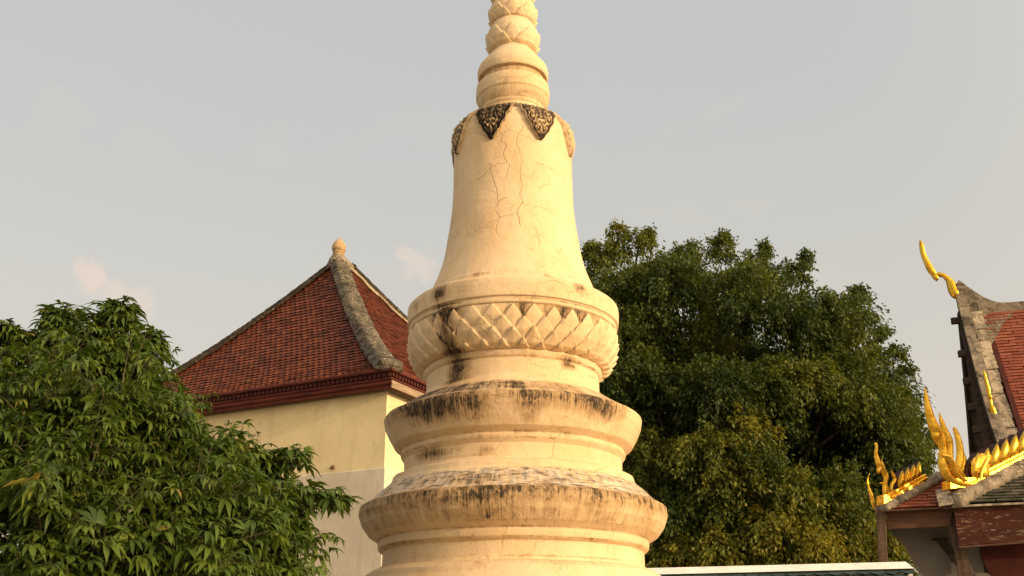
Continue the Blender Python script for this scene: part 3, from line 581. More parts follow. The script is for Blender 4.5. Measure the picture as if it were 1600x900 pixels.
for q, (A, B, P, Q) in enumerate(faces_):
    sf, kp, Ls, tot = roof_face(A, B, P, Q)
    if (np.cross(B - A, P - A)[2]) < 0:   # keep the outside up
        s2, k2, Ls, tot = roof_face(B, A, Q, P); sf, kp = s2, k2
    tile_field(rb, sf, int(Ls / 0.155) + 1, int(tot / 0.135) + 1, kp, 0.155, 0.135, 0.46, 0.048, 0.022, rs=q)
    # boards under the tiles
    g = np.linspace(0, tot * 0.999, 24); lo = sf(np.zeros(24), g); vs = []
    for t_ in g:
        ss = np.linspace(0, Ls, 161); kk = kp(ss, np.full(161, t_)); sv = ss[kk] if kk.any() else np.array([Ls * 0.5]); pt = sf(np.array([sv[0], sv[-1]]), np.array([t_, t_])); vs += [pt[0] - UP * 0.03, pt[1] - UP * 0.03]
    rb.add(vs, [(2 * i, 2 * i + 1, 2 * i + 3, 2 * i + 2) for i in range(23)], 0, 0.2)
roof = rb.build('roof', M['tiles'], hall)
# plaster hips and ridge
def hip(P, Cn, name, mat, w=0.19, h=0.20, endblock=True):
    pts = []
    for t in np.linspace(0.0, 0.975, 26):
        q = P * (1 - t) + Cn * t; pts.append(np.array([q[0], q[1], ZE + gprof(t) * HR]))
    d = Cn - P; d = d / np.linalg.norm(d); side = np.array([-d[1], d[0], 0]); mb = MB(); rows = []
    rg = np.random.default_rng(5)
    sec = [(-1.25, -0.16), (-1.25, 0.30), (-0.95, 0.42), (-0.9, 0.80), (-0.55, 1.0), (0, 1.06), (0.55, 1.0), (0.9, 0.80), (0.95, 0.42), (1.25, 0.30), (1.25, -0.16)]
    fine = []
    for a, b in zip(pts[:-1], pts[1:]): fine += [a + (b - a) * k / 4 for k in range(4)]
    fine.append(pts[-1])
    for i, q in enumerate(fine):
        f = i / (len(fine) - 1); sw = 1.0 + 0.12 * f
        for x, z in sec: rows.append(q + side * x * w * sw * (1 + rg.normal(0, 0.03)) + UP * (z * h * (1 + 0.1 * f) + rg.normal(0, 0.006)))
    k = len(sec); mb.add(rows, [(i * k + j, i * k + j + 1, (i + 1) * k + j + 1, (i + 1) * k + j) for i in range(len(fine) - 1) for j in range(k - 1)] + [tuple(range(k)), tuple(range((len(fine) - 1) * k, len(fine) * k))[::-1]])
    if endblock:
        e = fine[-1]
        mb.tube([e + side * q * w + UP * 0.10 for q in (-1.3, -0.6, 0, 0.6, 1.3)], [0.07, 0.115, 0.125, 0.115, 0.07], UP, 10); mb.tube([e + d * 0.07 + side * q * w - UP * 0.02 for q in (-1.2, 0, 1.2)], [0.045, 0.06, 0.045], UP, 8)
    return mb.build(name, mat, roof, True)
hip(APX, C0, 'hip_ridge', M['hip_plaster'], 0.20, 0.21)
hip(APX, C0 + u1 * LA, 'hip_ridge', M['hip_dark'], 0.15, 0.17)
hip(APX2, C0 + u2 * LB, 'hip_ridge', M['hip_dark'], 0.15, 0.17)
hip(APX2, C0 + u1 * LA + u2 * LB, 'hip_ridge', M['hip_dark'], 0.15, 0.17)
mb = MB(); top = APX + UP * (ZE + HR)
mb.tube([top - u2 * 0.12 + UP * 0.02, top + u2 * 0.3 + UP * 0.02, top + u2 * (RIDGE + .05) - UP * 0.06], [0.17, 0.17, 0.15], UP, 10)
mb.tube([top - UP * 0.22, top + UP * 0.10, top + UP * 0.19], [0.34, 0.22, 0.14], u1, 10)
mb.build('ridge_cap', M['verge'], roof, True)
# loose pale render where the far hip has been patched
mb = MB(); pts = []
for t in np.linspace(0.02, 0.36, 12):
    q = APX2 * (1 - t) + (C0 + u2 * LB) * t; q = np.array([q[0], q[1], ZE + gprof(t) * HR]); wd = (0.42 + 0.10 * math.sin(t * 60)) * (1 - (t / 0.40) ** 3) + 0.05
    inn = (C0 - (C0 + u2 * LB)); inn = inn / np.linalg.norm(inn); pts.append((q + UP * 0.085 - u1 * 0.0, q + inn * wd + UP * (0.075) - u1 * 0.06))
vs = [p for a in pts for p in a]; mb.add(vs, [(2 * i, 2 * i + 1, 2 * i + 3, 2 * i + 2) for i in range(len(pts) - 1)])
o = mb.build('render_patch', M['verge_tan'], roof, True); sm = o.modifiers.new('thickness', 'SOLIDIFY'); sm.thickness = 0.05; sm.offset = 0
fc = top + UP * 0.165
lathe('roof_finial', [(a_ * 1.12, b_ * 1.05) for a_, b_ in [(0.0, 0.02), (0.13, 0.0), (0.145, 0.03), (0.13, 0.055), (0.115, 0.06), (0.14, 0.075), (0.14, 0.10), (0.118, 0.115), (0.155, 0.16), (0.168, 0.22), (0.155, 0.30), (0.112, 0.385), (0.055, 0.455), (0.012, 0.505), (0.0, 0.51)]], roof, 64, 0.015, 0.006, 0.001, None, M['cream_finial'], (fc[0], fc[1]), None, fc[2])
# eaves: mitred mouldings
def ring_sweep(mb, prof, off=0.0, mi=0):
    k = len(prof); V = []
    ctr = sum(corners) / 4; dirs = [(-u1 - u2), (u1 - u2), (u1 + u2), (-u1 + u2)]
    for cidx, c in enumerate(corners):
        for o_, z in prof: V.append(c + dirs[cidx] * (o_ + off) + UP * z)
    F = [(c * k + j, ((c + 1) % 4) * k + j, ((c + 1) % 4) * k + j + 1, c * k + j + 1) for c in range(4) for j in range(k - 1)]
    mb.add(V, F, mi)
mb = MB(); z = ZE
ring_sweep(mb, [(-0.20, z + 0.045), (0.03, z + 0.035), (0.05, z + 0.01), (0.045, z - 0.03), (0.0, z - 0.045), (-0.03, z - 0.05), (-0.035, z - 0.15), (-0.005, z - 0.155), (0.0, z - 0.19), (-0.02, z - 0.205), (-0.03, z - 0.225), (0.0, z - 0.24), (0.015, z - 0.27), (0.0, z - 0.30), (-0.03, z - 0.315), (-0.015, z - 0.335), (-0.02, z - 0.375), (-0.10, z - 0.385)])
eave = mb.build('eave_moulding', M['maroon'], hall)
mb = MB()
for (A, B, inw) in ((corners[0], corners[1], u2), (corners[0], corners[3], u1)):
    L = np.linalg.norm(B - A); d = (B - A) / L; n = int(L / 0.115)
    for i in range(n):
        c = A + d * (0.06 + i * 0.115) + inw * 0.012 + UP * (z - 0.10); mb.box(c, d * 0.033, inw * 0.030, UP * 0.036)
mb.build('dentil_row', M['dentil'], eave)
mb = MB(); A = corners[0] - u1 * 0.022 + u2 * 0.01; mb.box8([A + UP * (z - 0.375) , A + u2 * (LB - 0.02) + UP * (z - 0.375), A + u2 * (LB - 0.02) + u1 * 0.03 + UP * (z - 0.375), A + u1 * 0.03 + UP * (z - 0.375), A + UP * (z - 0.225), A + u2 * (LB - 0.02) + UP * (z - 0.225), A + u2 * (LB - 0.02) + u1 * 0.03 + UP * (z - 0.225), A + u1 * 0.03 + UP * (z - 0.225)])
tag(mb.build('fascia_board', M['greywood'], eave), 'bare grey fascia board on the sunlit side')
mb = MB(); mb.add([c + UP * (z - 0.36) + q * 0.10 for c, q in zip(corners, (u1 + u2, -u1 + u2, -u1 - u2, u1 - u2))], [(3, 2, 1, 0)])
mb.build('soffit', M['soffit'], eave)
# walls: battered cream upper wall over a slightly thicker grey-cream lower wall
WIN = 0.27; ZS = at(593, 728, 20.2)[2]; cdir = (u1 + u2, -u1 + u2, -u1 - u2, u1 - u2)
def wall_ring(mb, z0, z1, o0, o1):
    a = [c + q * o0 + UP * z0 for c, q in zip(corners, cdir)]; b = [c + q * o1 + UP * z1 for c, q in zip(corners, cdir)]; mb.box8(a + b)
mb = MB(); wall_ring(mb, ZS - 0.05, ZE - 0.362, WIN - 0.030, WIN); mb.build('upper_wall', M['wall_up'], hall)
mb = MB(); wall_ring(mb, 0.0, ZS - 0.03, WIN - 0.20, WIN - 0.055); wall_ring(mb, ZS - 0.03, ZS, WIN - 0.055, WIN - 0.030); mb.build('lower_wall', M['wall_low'], hall)

pg = on(519, 731, C0 + u2 * (WIN - 0.06), AZ - 87.0); mb = MB(); mb.box8([pg + u1 * 0.04 - u2 * 0.05 - UP * 0.02, pg - u1 * 0.04 - u2 * 0.05 - UP * 0.02, pg - u1 * 0.04 + u2 * 0.08 - UP * 0.02, pg + u1 * 0.04 + u2 * 0.08 - UP * 0.02, pg + u1 * 0.01 - u2 * 0.01 + UP * 0.05, pg - u1 * 0.01 - u2 * 0.01 + UP * 0.05, pg - u1 * 0.02 + u2 * 0.08 + UP * 0.06, pg + u1 * 0.02 + u2 * 0.08 + UP * 0.06]); mb.build('wall_peg', M['brownwood'], hall)

# ---------------------------------------------------------------- ordination hall (right)
TA = 17.0; v1, v2 = dirv(TA - 90), dirv(TA)
R0 = at(1500, 487, 22.0); E0 = at(1487, 789, 17.5)
temple = empty('temple_hall', (R0[0] + 4, R0[1] - 1, 0), 'temple hall with red tiled gable, gilded horned finials and peeling red eaves', 'building')
dk = np.array([0, 0.25, 0.5, 0.75, 1.0, 1.25, 1.5, 1.75, 2.0, 2.2, 2.4]); dz = np.array([0, 0.52, 1.02, 1.49, 1.94, 2.36, 2.74, 3.09, 3.40, 3.62, 3.82])
fk = np.linspace(0, 2.4, 241); fz = np.interp(fk, dk, dz); fs = np.concatenate([[0], np.cumsum(np.hypot(np.diff(fk), np.diff(fz)))]); FT = fs[-1]
RL = 7.0
def upper_surf(sgn):
    def surf(s, t):          # s from the gable along -v1, t up from the eave
        d = np.clip(FT - t, 0, FT); k = np.interp(d, fs, fk); h = np.interp(d, fs, fz)
        return R0 + np.outer(s, -v1) + np.outer(k * -sgn, v2) - np.outer(h, UP)
    return surf
mb = MB()
sf = upper_surf(1)
tile_field(mb, sf, int(RL / 0.27), int(FT / 0.088) + 1, lambda s, t: (s > 0.50) & (s < RL) & (t < FT - 0.12), 0.27, 0.088, 0.0, 0.030, 0.016, rs=11)
sb = upper_surf(-1); tile_field(mb, lambda s, t: sb(RL - s, t), int(RL / 0.27), int(FT / 0.088) + 1, lambda s, t: (s < RL - 0.5) & (t < FT - 0.12), 0.27, 0.088, 0.0, 0.030, 0.016, rs=12)
for s_ in (sf, sb):
    g = np.linspace(0, FT, 20); a = s_(np.full(20, 0.05), g); b = s_(np.full(20, RL), g); vs = [p - UP * 0.03 for pr in zip(a, b) for p in pr]
    mb.add(vs, [(2 * i, 2 * i + 1, 2 * i + 3, 2 * i + 2) for i in range(19)], 0, 0.2)
uroof = mb.build('upper_roof', M['tiles_brick'], temple)
def rake_pt(k, sgn=1): return R0 - v2 * k * sgn - UP * np.interp(k, fk, fz)
def strip(mb, s0, s1, lo, hi, k0=0.0, k1=2.4, n=48, sgn=1, jag=0.0, seed=0):
    rg = np.random.default_rng(seed); V = []
    for k in np.linspace(k0, k1, n):
        p = rake_pt(k, sgn); e = np.interp(k, fk[:-1], np.diff(fz) / np.diff(fk)); nrm = np.array([-v2[0] * e * sgn, -v2[1] * e * sgn, 1.0]); nrm /= np.linalg.norm(nrm); j = rg.normal(0, jag)
        V += [p - v1 * s0 + nrm * lo, p - v1 * (s1 + j) + nrm * lo, p - v1 * (s1 + j) + nrm * (hi + rg.normal(0, jag * 0.2)), p - v1 * s0 + nrm * (hi + rg.normal(0, jag * 0.2))]
    F = [(i * 4 + j, i * 4 + (j + 1) % 4, (i + 1) * 4 + (j + 1) % 4, (i + 1) * 4 + j) for i in range(n - 1) for j in range(4)] + [(0, 1, 2, 3), ((n - 1) * 4 + 3, (n - 1) * 4 + 2, (n - 1) * 4 + 1, (n - 1) * 4)]
    mb.add(V, F)
mb = MB(); strip(mb, -0.02, 0.20, -0.10, 0.14, 0.0, 2.4, 48, 1, 0.012, 1); strip(mb, -0.02, 0.20, -0.10, 0.14, 0.0, 2.4, 48, -1, 0.012, 2)
# filled valley under the ridge end
mb.prism([rake_pt(0.0) - v1 * 0.2 + UP * 0.02, rake_pt(0.02) - v1 * 1.2 + UP * 0.05, rake_pt(0.18) - v1 * 1.0 + UP * 0.1, rake_pt(0.27) - v1 * 0.78 + UP * 0.1, rake_pt(0.42) - v1 * 0.62 + UP * 0.1, rake_pt(0.55) - v1 * 0.42 + UP * 0.1], v2 * 0.05)
mb.build('verge_coping', M['verge'], temple)
mb = MB(); rg = np.random.default_rng(4); kk = 0.06
while kk < 2.36:
    L = rg.uniform(0.13, 0.24); m2 = MB(); strip(mb, 0.205, 0.43 + rg.normal(0, 0.015), -0.06, 0.10 + rg.normal(0, 0.008), kk, min(2.4, kk + L), 5, 1, 0.006, int(kk * 100)); kk += L + 0.006
mb.build('verge_blocks', M['verge_tan'], temple)
# ridge with its end swept up to the horned finial (outline in the vertical plane of the ridge)
TH_ = 0.17
def rp(px, py, off=0.0): return on(px, py, R0 + v2 * off, TA - 90)
out = [(1498, 437), (1505, 442), (1512.5, 448), (1521, 454), (1530, 460), (1539, 465), (1548, 469), (1562, 472.6), (1580, 472), (1600, 470.5), (1680, 464), (1800, 456), (1800, 474), (1680, 481), (1600, 486), (1567, 489.5), (1540, 491), (1518, 490), (1501, 489), (1497.5, 478), (1495, 466), (1493, 455), (1494, 444)]
mb = MB(); mb.prism([rp(x, y, -TH_ / 2) for x, y in out], v2 * TH_); mb.build('ridge', M['verge'], temple, False, None, 0.03, 3)
sc_ = np.linalg.norm(rp(1501, 440) - rp(1500, 440))      # metres per pixel there
def gtube(mb, pts, base, nv, squash=0.8, n=5, k=10, off=0.0, scale=None, power=1.0, mi=0):
    P3 = [base(x, y) for x, y, r in pts]; s_ = scale or sc_; a, b = smooth_path(P3, [r * s_ for x, y, r in pts], n)
    if off: a = [q + nv * off for q in a]
    mb.tube(a, b, nv, k, mi, 0.5, squash, power)
mb = MB()
gtube(mb, [(1436, 377, 1.0), (1438.5, 378, 2.6), (1440, 384, 4.0), (1442, 395, 4.4), (1447, 407, 5.0), (1453, 419, 6.0), (1458.5, 427, 5.6), (1462, 430, 3.8)], rp, v2, 0.8)
gtube(mb, [(1456, 430, 3.0), (1461, 432, 5.0), (1463, 436, 4.2), (1463, 439.5, 1.0)], rp, v2, 0.9)
gtube(mb, [(1461, 429, 3.4), (1468, 429, 4.2), (1475, 431, 4.3), (1482, 437, 5.5), (1487, 445, 8.0), (1490, 454, 8.5), (1494, 460, 8.5), (1499, 464, 6.0)], rp, v2, 0.9)
mb.build('ridge_horn', M['gold'], temple, True)
# dark bargeboard under the verge, purlin ends poking out of it
mb = MB(); strip(mb, -0.06, -0.025, -0.22, 0.06, 0.02, 2.4, 30, 1); strip(mb, -0.06, -0.025, -0.22, 0.06, 0.02, 2.4, 30, -1)
for k0 in (1.0, 1.3, 1.6, 1.9, 2.2): pass
for i, k in enumerate(np.linspace(0.5, 2.4, 14)):
    p = rake_pt(k); w_ = 0.02 + 0.20 * (k - 0.3) / 2.1; mb.box8([p - UP * 0.36 + v1 * 0.06 - v2 * 0.09, p - UP * 0.36 + v1 * (0.06 + w_) - v2 * 0.09, p - UP * 0.36 + v1 * (0.06 + w_) + v2 * 0.09, p - UP * 0.36 + v1 * 0.06 + v2 * 0.09, p + v1 * 0.06 - v2 * 0.09, p + v1 * (0.06 + w_) - v2 * 0.09 , p + v1 * (0.06 + w_) + v2 * 0.09, p + v1 * 0.06 + v2 * 0.09])
board = mb.build('bargeboard', M['black_wood'], temple)
for px, py in ((1499, 494), (1511, 547), (1522, 593), (1534, 638), (1544, 684)):
    k = np.interp(py - 487, [0, 70, 118, 172, 240], [0.03, 0.62, 1.03, 1.5, 2.06]); p = rake_pt(k); w_ = 0.05 + 0.20 * max(0, k - 0.3) / 2.1; m2 = MB(); m2.box(p + v1 * (w_ + 0.09) - UP * 0.05, v1 * 0.09, v2 * 0.06, UP * 0.07); m2.build('purlin_end', M['black_wood'], board, False, None, 0.01)
mb = MB(); mb.prism([rake_pt(2.3, -1) - v1 * 0.45, rake_pt(0.05) - v1 * 0.45 - UP * 0.15, rake_pt(2.3) - v1 * 0.45], -v1 * 0.1); mb.build('pediment', M['red_panel'], temple)
# slender gilded finial lying along the foot of the verge
gp = lambda x, y: on(x, y, R0 + v1 * 0.10 - v2 * 0.0, TA + 0.0) if False else on(x, y, R0 - v2 * 1.65 + v1 * 0.06, TA - 90)
mb = MB(); sc2 = np.linalg.norm(gp(1551, 640) - gp(1550, 640))
gtube(mb, [(1536.5, 579, 0.8), (1538, 583, 2.2), (1541, 595, 3.2), (1544, 608, 3.8), (1545.5, 616, 3.0), (1546.5, 620, 4.6), (1547.5, 625, 3.0), (1549, 633, 3.2), (1550, 637, 5.0), (1553, 645, 5.0), (1556, 655, 4.2), (1558, 664, 4.4), (1563, 684, 4.2), (1567, 697, 2.0)], gp, v2, 0.8, 4, 8, 0, sc2)
mb.build('verge_finial', M['gold'], temple, True)

# lower skirt roofs with gilded crests on their hips
HAZ = TA + 53.0
def tier(E, hp, name, tm, right, seed, pl_mat, cut=None):
    H = on(hp[0], hp[1], E, HAZ); rise = H - E; back = rise @ v2; slope = rise[2] / back; lx = rise @ v1     # lx < 0: the hip climbs towards -v1
    L = np.hypot(back, rise[2]); mb = MB()
    sfx = lambda s, t: E + np.outer(s, -v1) + np.outer(t * back / L, v2) + np.outer(t * rise[2] / L, UP)
    tile_field(mb, sfx, int(right / 0.2), int(L / 0.105) + 1, lambda s, t: (s > t * -lx / L + 0.05) & (s < right) & (t < L), 0.2, 0.105, 0.0, 0.03, 0.018, rs=seed)
    mb.add([E - UP * 0.03, E - v1 * right - UP * 0.03, E - v1 * right + v2 * back + UP * (rise[2] - 0.03), H - UP * 0.03], [(0, 1, 2, 3)], 0, 0.1)
    B = E + v2 * 0.8; mb.add([E - UP * 0.03, H - UP * 0.03, H + v2 * 0.4 - UP * 0.03, B - UP * 0.03], [(0, 1, 2, 3)], 0, 0.3)
    rf = mb.build(name, tm, temple)
    return rf, H
def crest_line(E, H, mat_pl, rf, h0, w0, seed):
    """thick lumpy plaster over the hip, with the gilded rail on top"""
    d = H - E; rg = np.random.default_rng(seed); mb = MB(); hz_ = np.array([d[0], d[1], 0]); hz_ /= np.linalg.norm(hz_); sd_ = np.array([hz_[1], -hz_[0], 0]); V = []; n = 40
    sec = [(-1, -0.35), (-1.05, 0.3), (-0.8, 0.75), (-0.35, 1.0), (0.35, 1.0), (0.8, 0.75), (1.05, 0.3), (1, -0.35)]
    for i in range(n):
        q = E + d * i / (n - 1)
        for x, z_ in sec: V.append(q + sd_ * x * w0 * (1 + rg.normal(0, 0.05)) + UP * (z_ * h0 + rg.normal(0, 0.012)))
    k = 8; mb.add(V, [(i * k + j, i * k + (j + 1) % k, (i + 1) * k + (j + 1) % k, (i + 1) * k + j) for i in range(n - 1) for j in range(k)] + [tuple(range(k))[::-1], tuple(range((n - 1) * k, n * k))])
    mb.build('hip_coping', mat_pl, rf, True)
    return hz_, sd_
# leaf of the crest, built once and copied
def leaf_outline(): return [(-0.44, 0.0), (-0.52, 0.22), (-0.46, 0.48), (-0.26, 0.72), (0.02, 0.90), (0.36, 1.06), (0.40, 0.86), (0.46, 0.60), (0.44, 0.34), (0.36, 0.12), (0.26, 0.0)]
def crest(E, H, name, rf, h0, step, start, stop, lw, lh, dx, dn):
    d = H - E; L = np.linalg.norm(d); t = d / L; base0 = E + UP * (h0 + 0.005); nrm = np.cross(t, UP); nrm /= np.linalg.norm(nrm)
    if nrm @ np.array([0, -1, 0]) < 0: nrm = -nrm
    mb = MB(); a0 = base0 + t * start; a1 = base0 + t * min(stop, L)
    for w_, z0_, z1_ in ((0.10, -0.03, 0.045), (0.065, 0.045, 0.10)):
        mb.box8([a0 - nrm * w_ + UP * z0_, a1 - nrm * w_ + UP * z0_, a1 + nrm * w_ + UP * z0_, a0 + nrm * w_ + UP * z0_, a0 - nrm * w_ + UP * z1_, a1 - nrm * w_ + UP * z1_, a1 + nrm * w_ + UP * z1_, a0 + nrm * w_ + UP * z1_])
    cr_ = mb.build(name, M['gold'], rf, False, None, 0.012, 2)
    proto = None; x = start + dx; i = 0
    while x < min(stop, L) - lw * 0.5:
        p = base0 + t * x + UP * 0.095
        if proto is None:
            mb = MB(); oo = leaf_outline(); poly = [p + t * a * lw + UP * b * lh + nrm * 0.055 for a, b in oo]; cen = sum(poly) / len(poly) + nrm * 0.035; n = len(poly)
            cen = cen - t * 0.14 * lw + UP * 0.05 * lh + nrm * 0.03
            inn = [cen * 0.18 + q * 0.82 + nrm * 0.030 for q in poly]; in2 = [cen * 0.62 + q * 0.38 + nrm * 0.022 for q in poly]
            mb.add(poly + inn + in2 + [cen], [(k, (k + 1) % n, n + (k + 1) % n, n + k) for k in range(n)] + [(n + k, n + (k + 1) % n, 2 * n + (k + 1) % n, 2 * n + k) for k in range(n)] + [(2 * n + k, 2 * n + (k + 1) % n, 3 * n) for k in range(n)], 0)
            back = [q - nrm * 0.11 - t * 0.16 * lw + UP * 0.02 for q in poly]; mb.add(poly + back, [((k + 1) % n, k, n + k, n + (k + 1) % n) for k in range(n)], 1); mb.add(back, [tuple(range(n))[::-1]], 1)
            proto = mb.build('crest_leaf', None, cr_, True, [M['gold'], M['redglass']]); proto.data.set_sharp_from_angle(angle=R(50)); p0 = p
        else:
            c = proto.copy(); col.objects.link(c); c.parent = cr_; c.location = Vector(proto.location) + Vector(p - p0)
        x += step; i += 1
    return nrm
rf2, H2 = tier(E0, (1650, 705), 'lower_roof', M['tiles_green'], 6.5, 21, M['verge'])
E1 = on(1377, 797, E0 + v2 * 0.10, TA - 90)
rf1, H1 = tier(E1, (1500, 731), 'lower_roof', M['tiles_brick'], 1.35, 22, M['verge'])
crest_line(E0, H2, M['verge'], rf2, 0.20, 0.19, 1); crest_line(E1, H1, M['verge'], rf1, 0.12, 0.16, 2)
px2 = np.linalg.norm(E0 - on(1488, 789, E0, TA - 90))
nn = crest(E0, H2, 'gilded_crest', rf2, 0.185, 25 * px2, 24 * px2, 9.0, 28 * px2, 33 * px2, 42 * px2, 0)
nn = crest(E1, H1, 'gilded_crest', rf1, 0.115, 14.6 * px2, 8 * px2, 112 * px2, 17 * px2, 25 * px2, 42 * px2, 0)
# gilded naga finials at the hip ends
def q2(x, y, o=0.0): return on(x, y, E0 + nn * 0.0, HAZ)
def naga(parts, slab, name, parent, plane, s_, mat, nv, offs):
    mb = MB()
    for i, pts in enumerate(parts): gtube(mb, [(x, y, r * 1.3) for x, y, r in pts], plane, nv, 0.85, 6, 8, offs[i], s_, 1.45)
    if slab: mb.prism([plane(x, y) - nv * 0.10 for x, y in slab], nv * 0.20)
    o_ = mb.build(name, mat, parent, True); o_.data.set_sharp_from_angle(angle=R(32)); return o_
o = naga([[(1442, 605, 0.6), (1443.5, 618, 3.0), (1447, 640, 6.0), (1452, 658, 7.6), (1459, 674, 9.2), (1466, 688, 8.0), (1470, 706, 5.8), (1473, 728, 5.5), (1482, 748, 4.0)],
      [(1461, 672, 5), (1458, 682, 7), (1458.5, 690, 3.5), (1459.5, 696, 0.6)],
      [(1467.5, 645, 1.0), (1471, 658, 3.6), (1477, 675, 5.4), (1482, 688, 7.0), (1484, 700, 5.6), (1485, 722, 5.2), (1492, 742, 4.4), (1505, 755, 2.0)],
      [(1486, 669, 2.2), (1490, 677, 4.2), (1495, 695, 5.4), (1496, 712, 6.0), (1494, 728, 5.2), (1499, 743, 4.6), (1512, 755, 2.0)],
      [(1499, 694, 0.8), (1504, 705, 4.0), (1507, 718, 6.0), (1505, 732, 5.0), (1506, 742, 3.4), (1515, 753, 2.0)],
      [(1460, 709, 1.0), (1465, 715, 5.0), (1468, 728, 7.5), (1473, 742, 7.0), (1483, 752, 6.0), (1499, 758, 4.5), (1518, 760, 2.0)],
      [(1463, 714, 3.5), (1474, 717, 5.0), (1482, 728, 4.2), (1488, 742, 3.0), (1502, 753, 2.0)]],
     [(1479, 765), (1478, 752), (1492, 748), (1512, 748), (1522, 748), (1524, 760)], 'naga_finial', rf2, q2, px2, M['gold'], nn, [0.05, 0.06, 0.0, 0.06, -0.04, 0.08, 0.12])
flame = [(1516, 752), (1519, 741), (1515, 733), (1513, 724), (1518, 716), (1525, 712), (1529, 709), (1534, 709), (1537, 713), (1539, 723), (1541, 738), (1541, 750)]
mb = MB(); fp = [q2(x, y) + nn * 0.06 for x, y in flame]; n = len(fp); fcn = q2(1530, 734) + nn * 0.16; f1 = [fcn * 0.2 + q * 0.8 + nn * 0.03 for q in fp]; f2_ = [fcn * 0.65 + q * 0.35 for q in fp]; fbk = [q - nn * 0.16 for q in fp]
mb.add(fp + f1 + f2_ + [fcn], [((k + 1) % n, k, n + k, n + (k + 1) % n) for k in range(n)] + [(n + (k + 1) % n, n + k, 2 * n + k, 2 * n + (k + 1) % n) for k in range(n)] + [(2 * n + (k + 1) % n, 2 * n + k, 3 * n) for k in range(n)], 0)
mb.add(fp + fbk, [(k, (k + 1) % n, n + (k + 1) % n, n + k) for k in range(n)], 1); mb.add(fbk, [tuple(range(n))], 1)
gtube(mb, [(1538, 714, 0.8), (1533, 722, 2.6), (1528, 731, 3.2), (1524, 741, 3.4), (1523, 750, 2.4)], q2, nn, 0.7, 5, 8, 0.15, px2, 1.3); o_ = mb.build('crest_flame', None, rf2, True, [M['gold'], M['redglass']]); o_.data.set_sharp_from_angle(angle=R(45))
mb = MB(); gtube(mb, [(1516, 723, 2), (1513, 730, 3.5), (1512, 737, 4.5), (1514, 746, 5), (1522, 752, 3)], q2, nn, 0.8, 4, 8, -0.03, px2); mb.build('crest_scroll', M['redglass'], rf2, True)
def q1(x, y): return on(x, y, E1, HAZ)
naga([[(1365.5, 695, 1.6), (1367.5, 694.5, 2.4), (1368, 702, 2.8), (1367, 709, 3.2), (1369, 718, 4.4), (1372, 727, 5.0), (1376, 734, 4.5), (1381, 745, 3.4), (1382, 757, 3.2), (1388, 774, 2.2)],
      [(1374, 730, 3.5), (1370.5, 737, 3.6), (1370, 741, 0.8)], [(1377, 717, 0.6), (1379, 725, 2.2), (1382, 734, 2.8), (1386, 744, 3.0), (1384, 757, 2.8), (1390, 772, 2.0)],
      [(1390, 735, 0.8), (1393, 742, 2.6), (1396, 750, 3.0), (1391, 760, 2.8), (1392, 770, 2.6), (1398, 776, 1.4)], [(1371.5, 756, 0.6), (1376, 756, 2.0), (1379, 762, 3.2), (1380, 772, 3.6), (1390, 780, 2.4)],
      [(1397, 770, 1.4), (1403, 776, 2.0), (1410, 771, 2.8), (1414.5, 762, 3.4), (1416, 752, 0.6)]],
     [(1375.5, 789), (1375.5, 774), (1385, 776), (1394, 780), (1404, 780), (1404, 783)], 'naga_finial', rf1, q1, px2, M['gold'], nn, [0.03, 0.04, 0, 0.04, 0.05, 0.0])
mb = MB(); gtube(mb, [(1358.5, 740, 0.5), (1356, 747, 1.2), (1355.5, 754, 1.6), (1358, 764, 2.2), (1361, 772, 3.2), (1363, 781, 3.4), (1365, 790, 2.6), (1367, 797, 1.4)], lambda x, y: on(x, y, E1 + v2 * 1.2 + v1 * 0.3, TA - 90), v2, 0.8, 5, 8, 0, px2 * 1.06)
mb.build('corner_horn', M['gold_dull'], rf1, True)
# tan plaster blocks bridging the two roofs
ep = lambda x, y, o=0.0: on(x, y, E0 - v2 * o, TA - 90)
mb = MB(); mb.prism([ep(1461, 767, -0.2), ep(1480, 762, -0.2), ep(1486, 775, -0.1), ep(1491, 788, 0.06), ep(1467, 792, 0.06)], -v2 * 0.08); mb.prism([ep(1487, 770, -0.2), ep(1500, 770, -0.2), ep(1512, 778, -0.1), ep(1510, 784, 0.0), ep(1493, 786, 0.05)], -v2 * 0.07)
mb.build('plaster_patch', M['verge_tan'], rf2, False, None, 0.02, 2)
# eave boards, fascia
def band(name, mat, p_tl, p_tr, p_br, p_bl, off, thick, bev=0.006):
    mb = MB(); P = [on(x, y, E0 + v2 * off, TA - 90) for x, y in (p_bl, p_br, p_tr, p_tl)]; mb.prism(P, v2 * thick); return mb.build(name, mat, temple, False, None, bev, 1)
band('eave_strip', M['verge_tan'], (1488, 789.5), (1700, 780), (1700, 783), (1488, 792.5), -0.045, 0.05)
band('eave_strip', M['brownwood'], (1377, 796.5), (1487, 791.5), (1487, 794), (1377, 799), -0.02, 0.10)
band('fascia', M['red_flake'], (1490, 794), (1700, 784), (1700, 838), (1499, 853), 0.05, 0.08)
band('fascia', M['brownwood'], (1384, 799.5), (1489, 795), (1484, 822), (1387, 826.5), 0.20, 0.06)
band('fascia_lip', M['brownwood'], (1499, 853.5), (1700, 838.5), (1700, 841), (1499, 856), 0.03, 0.12)
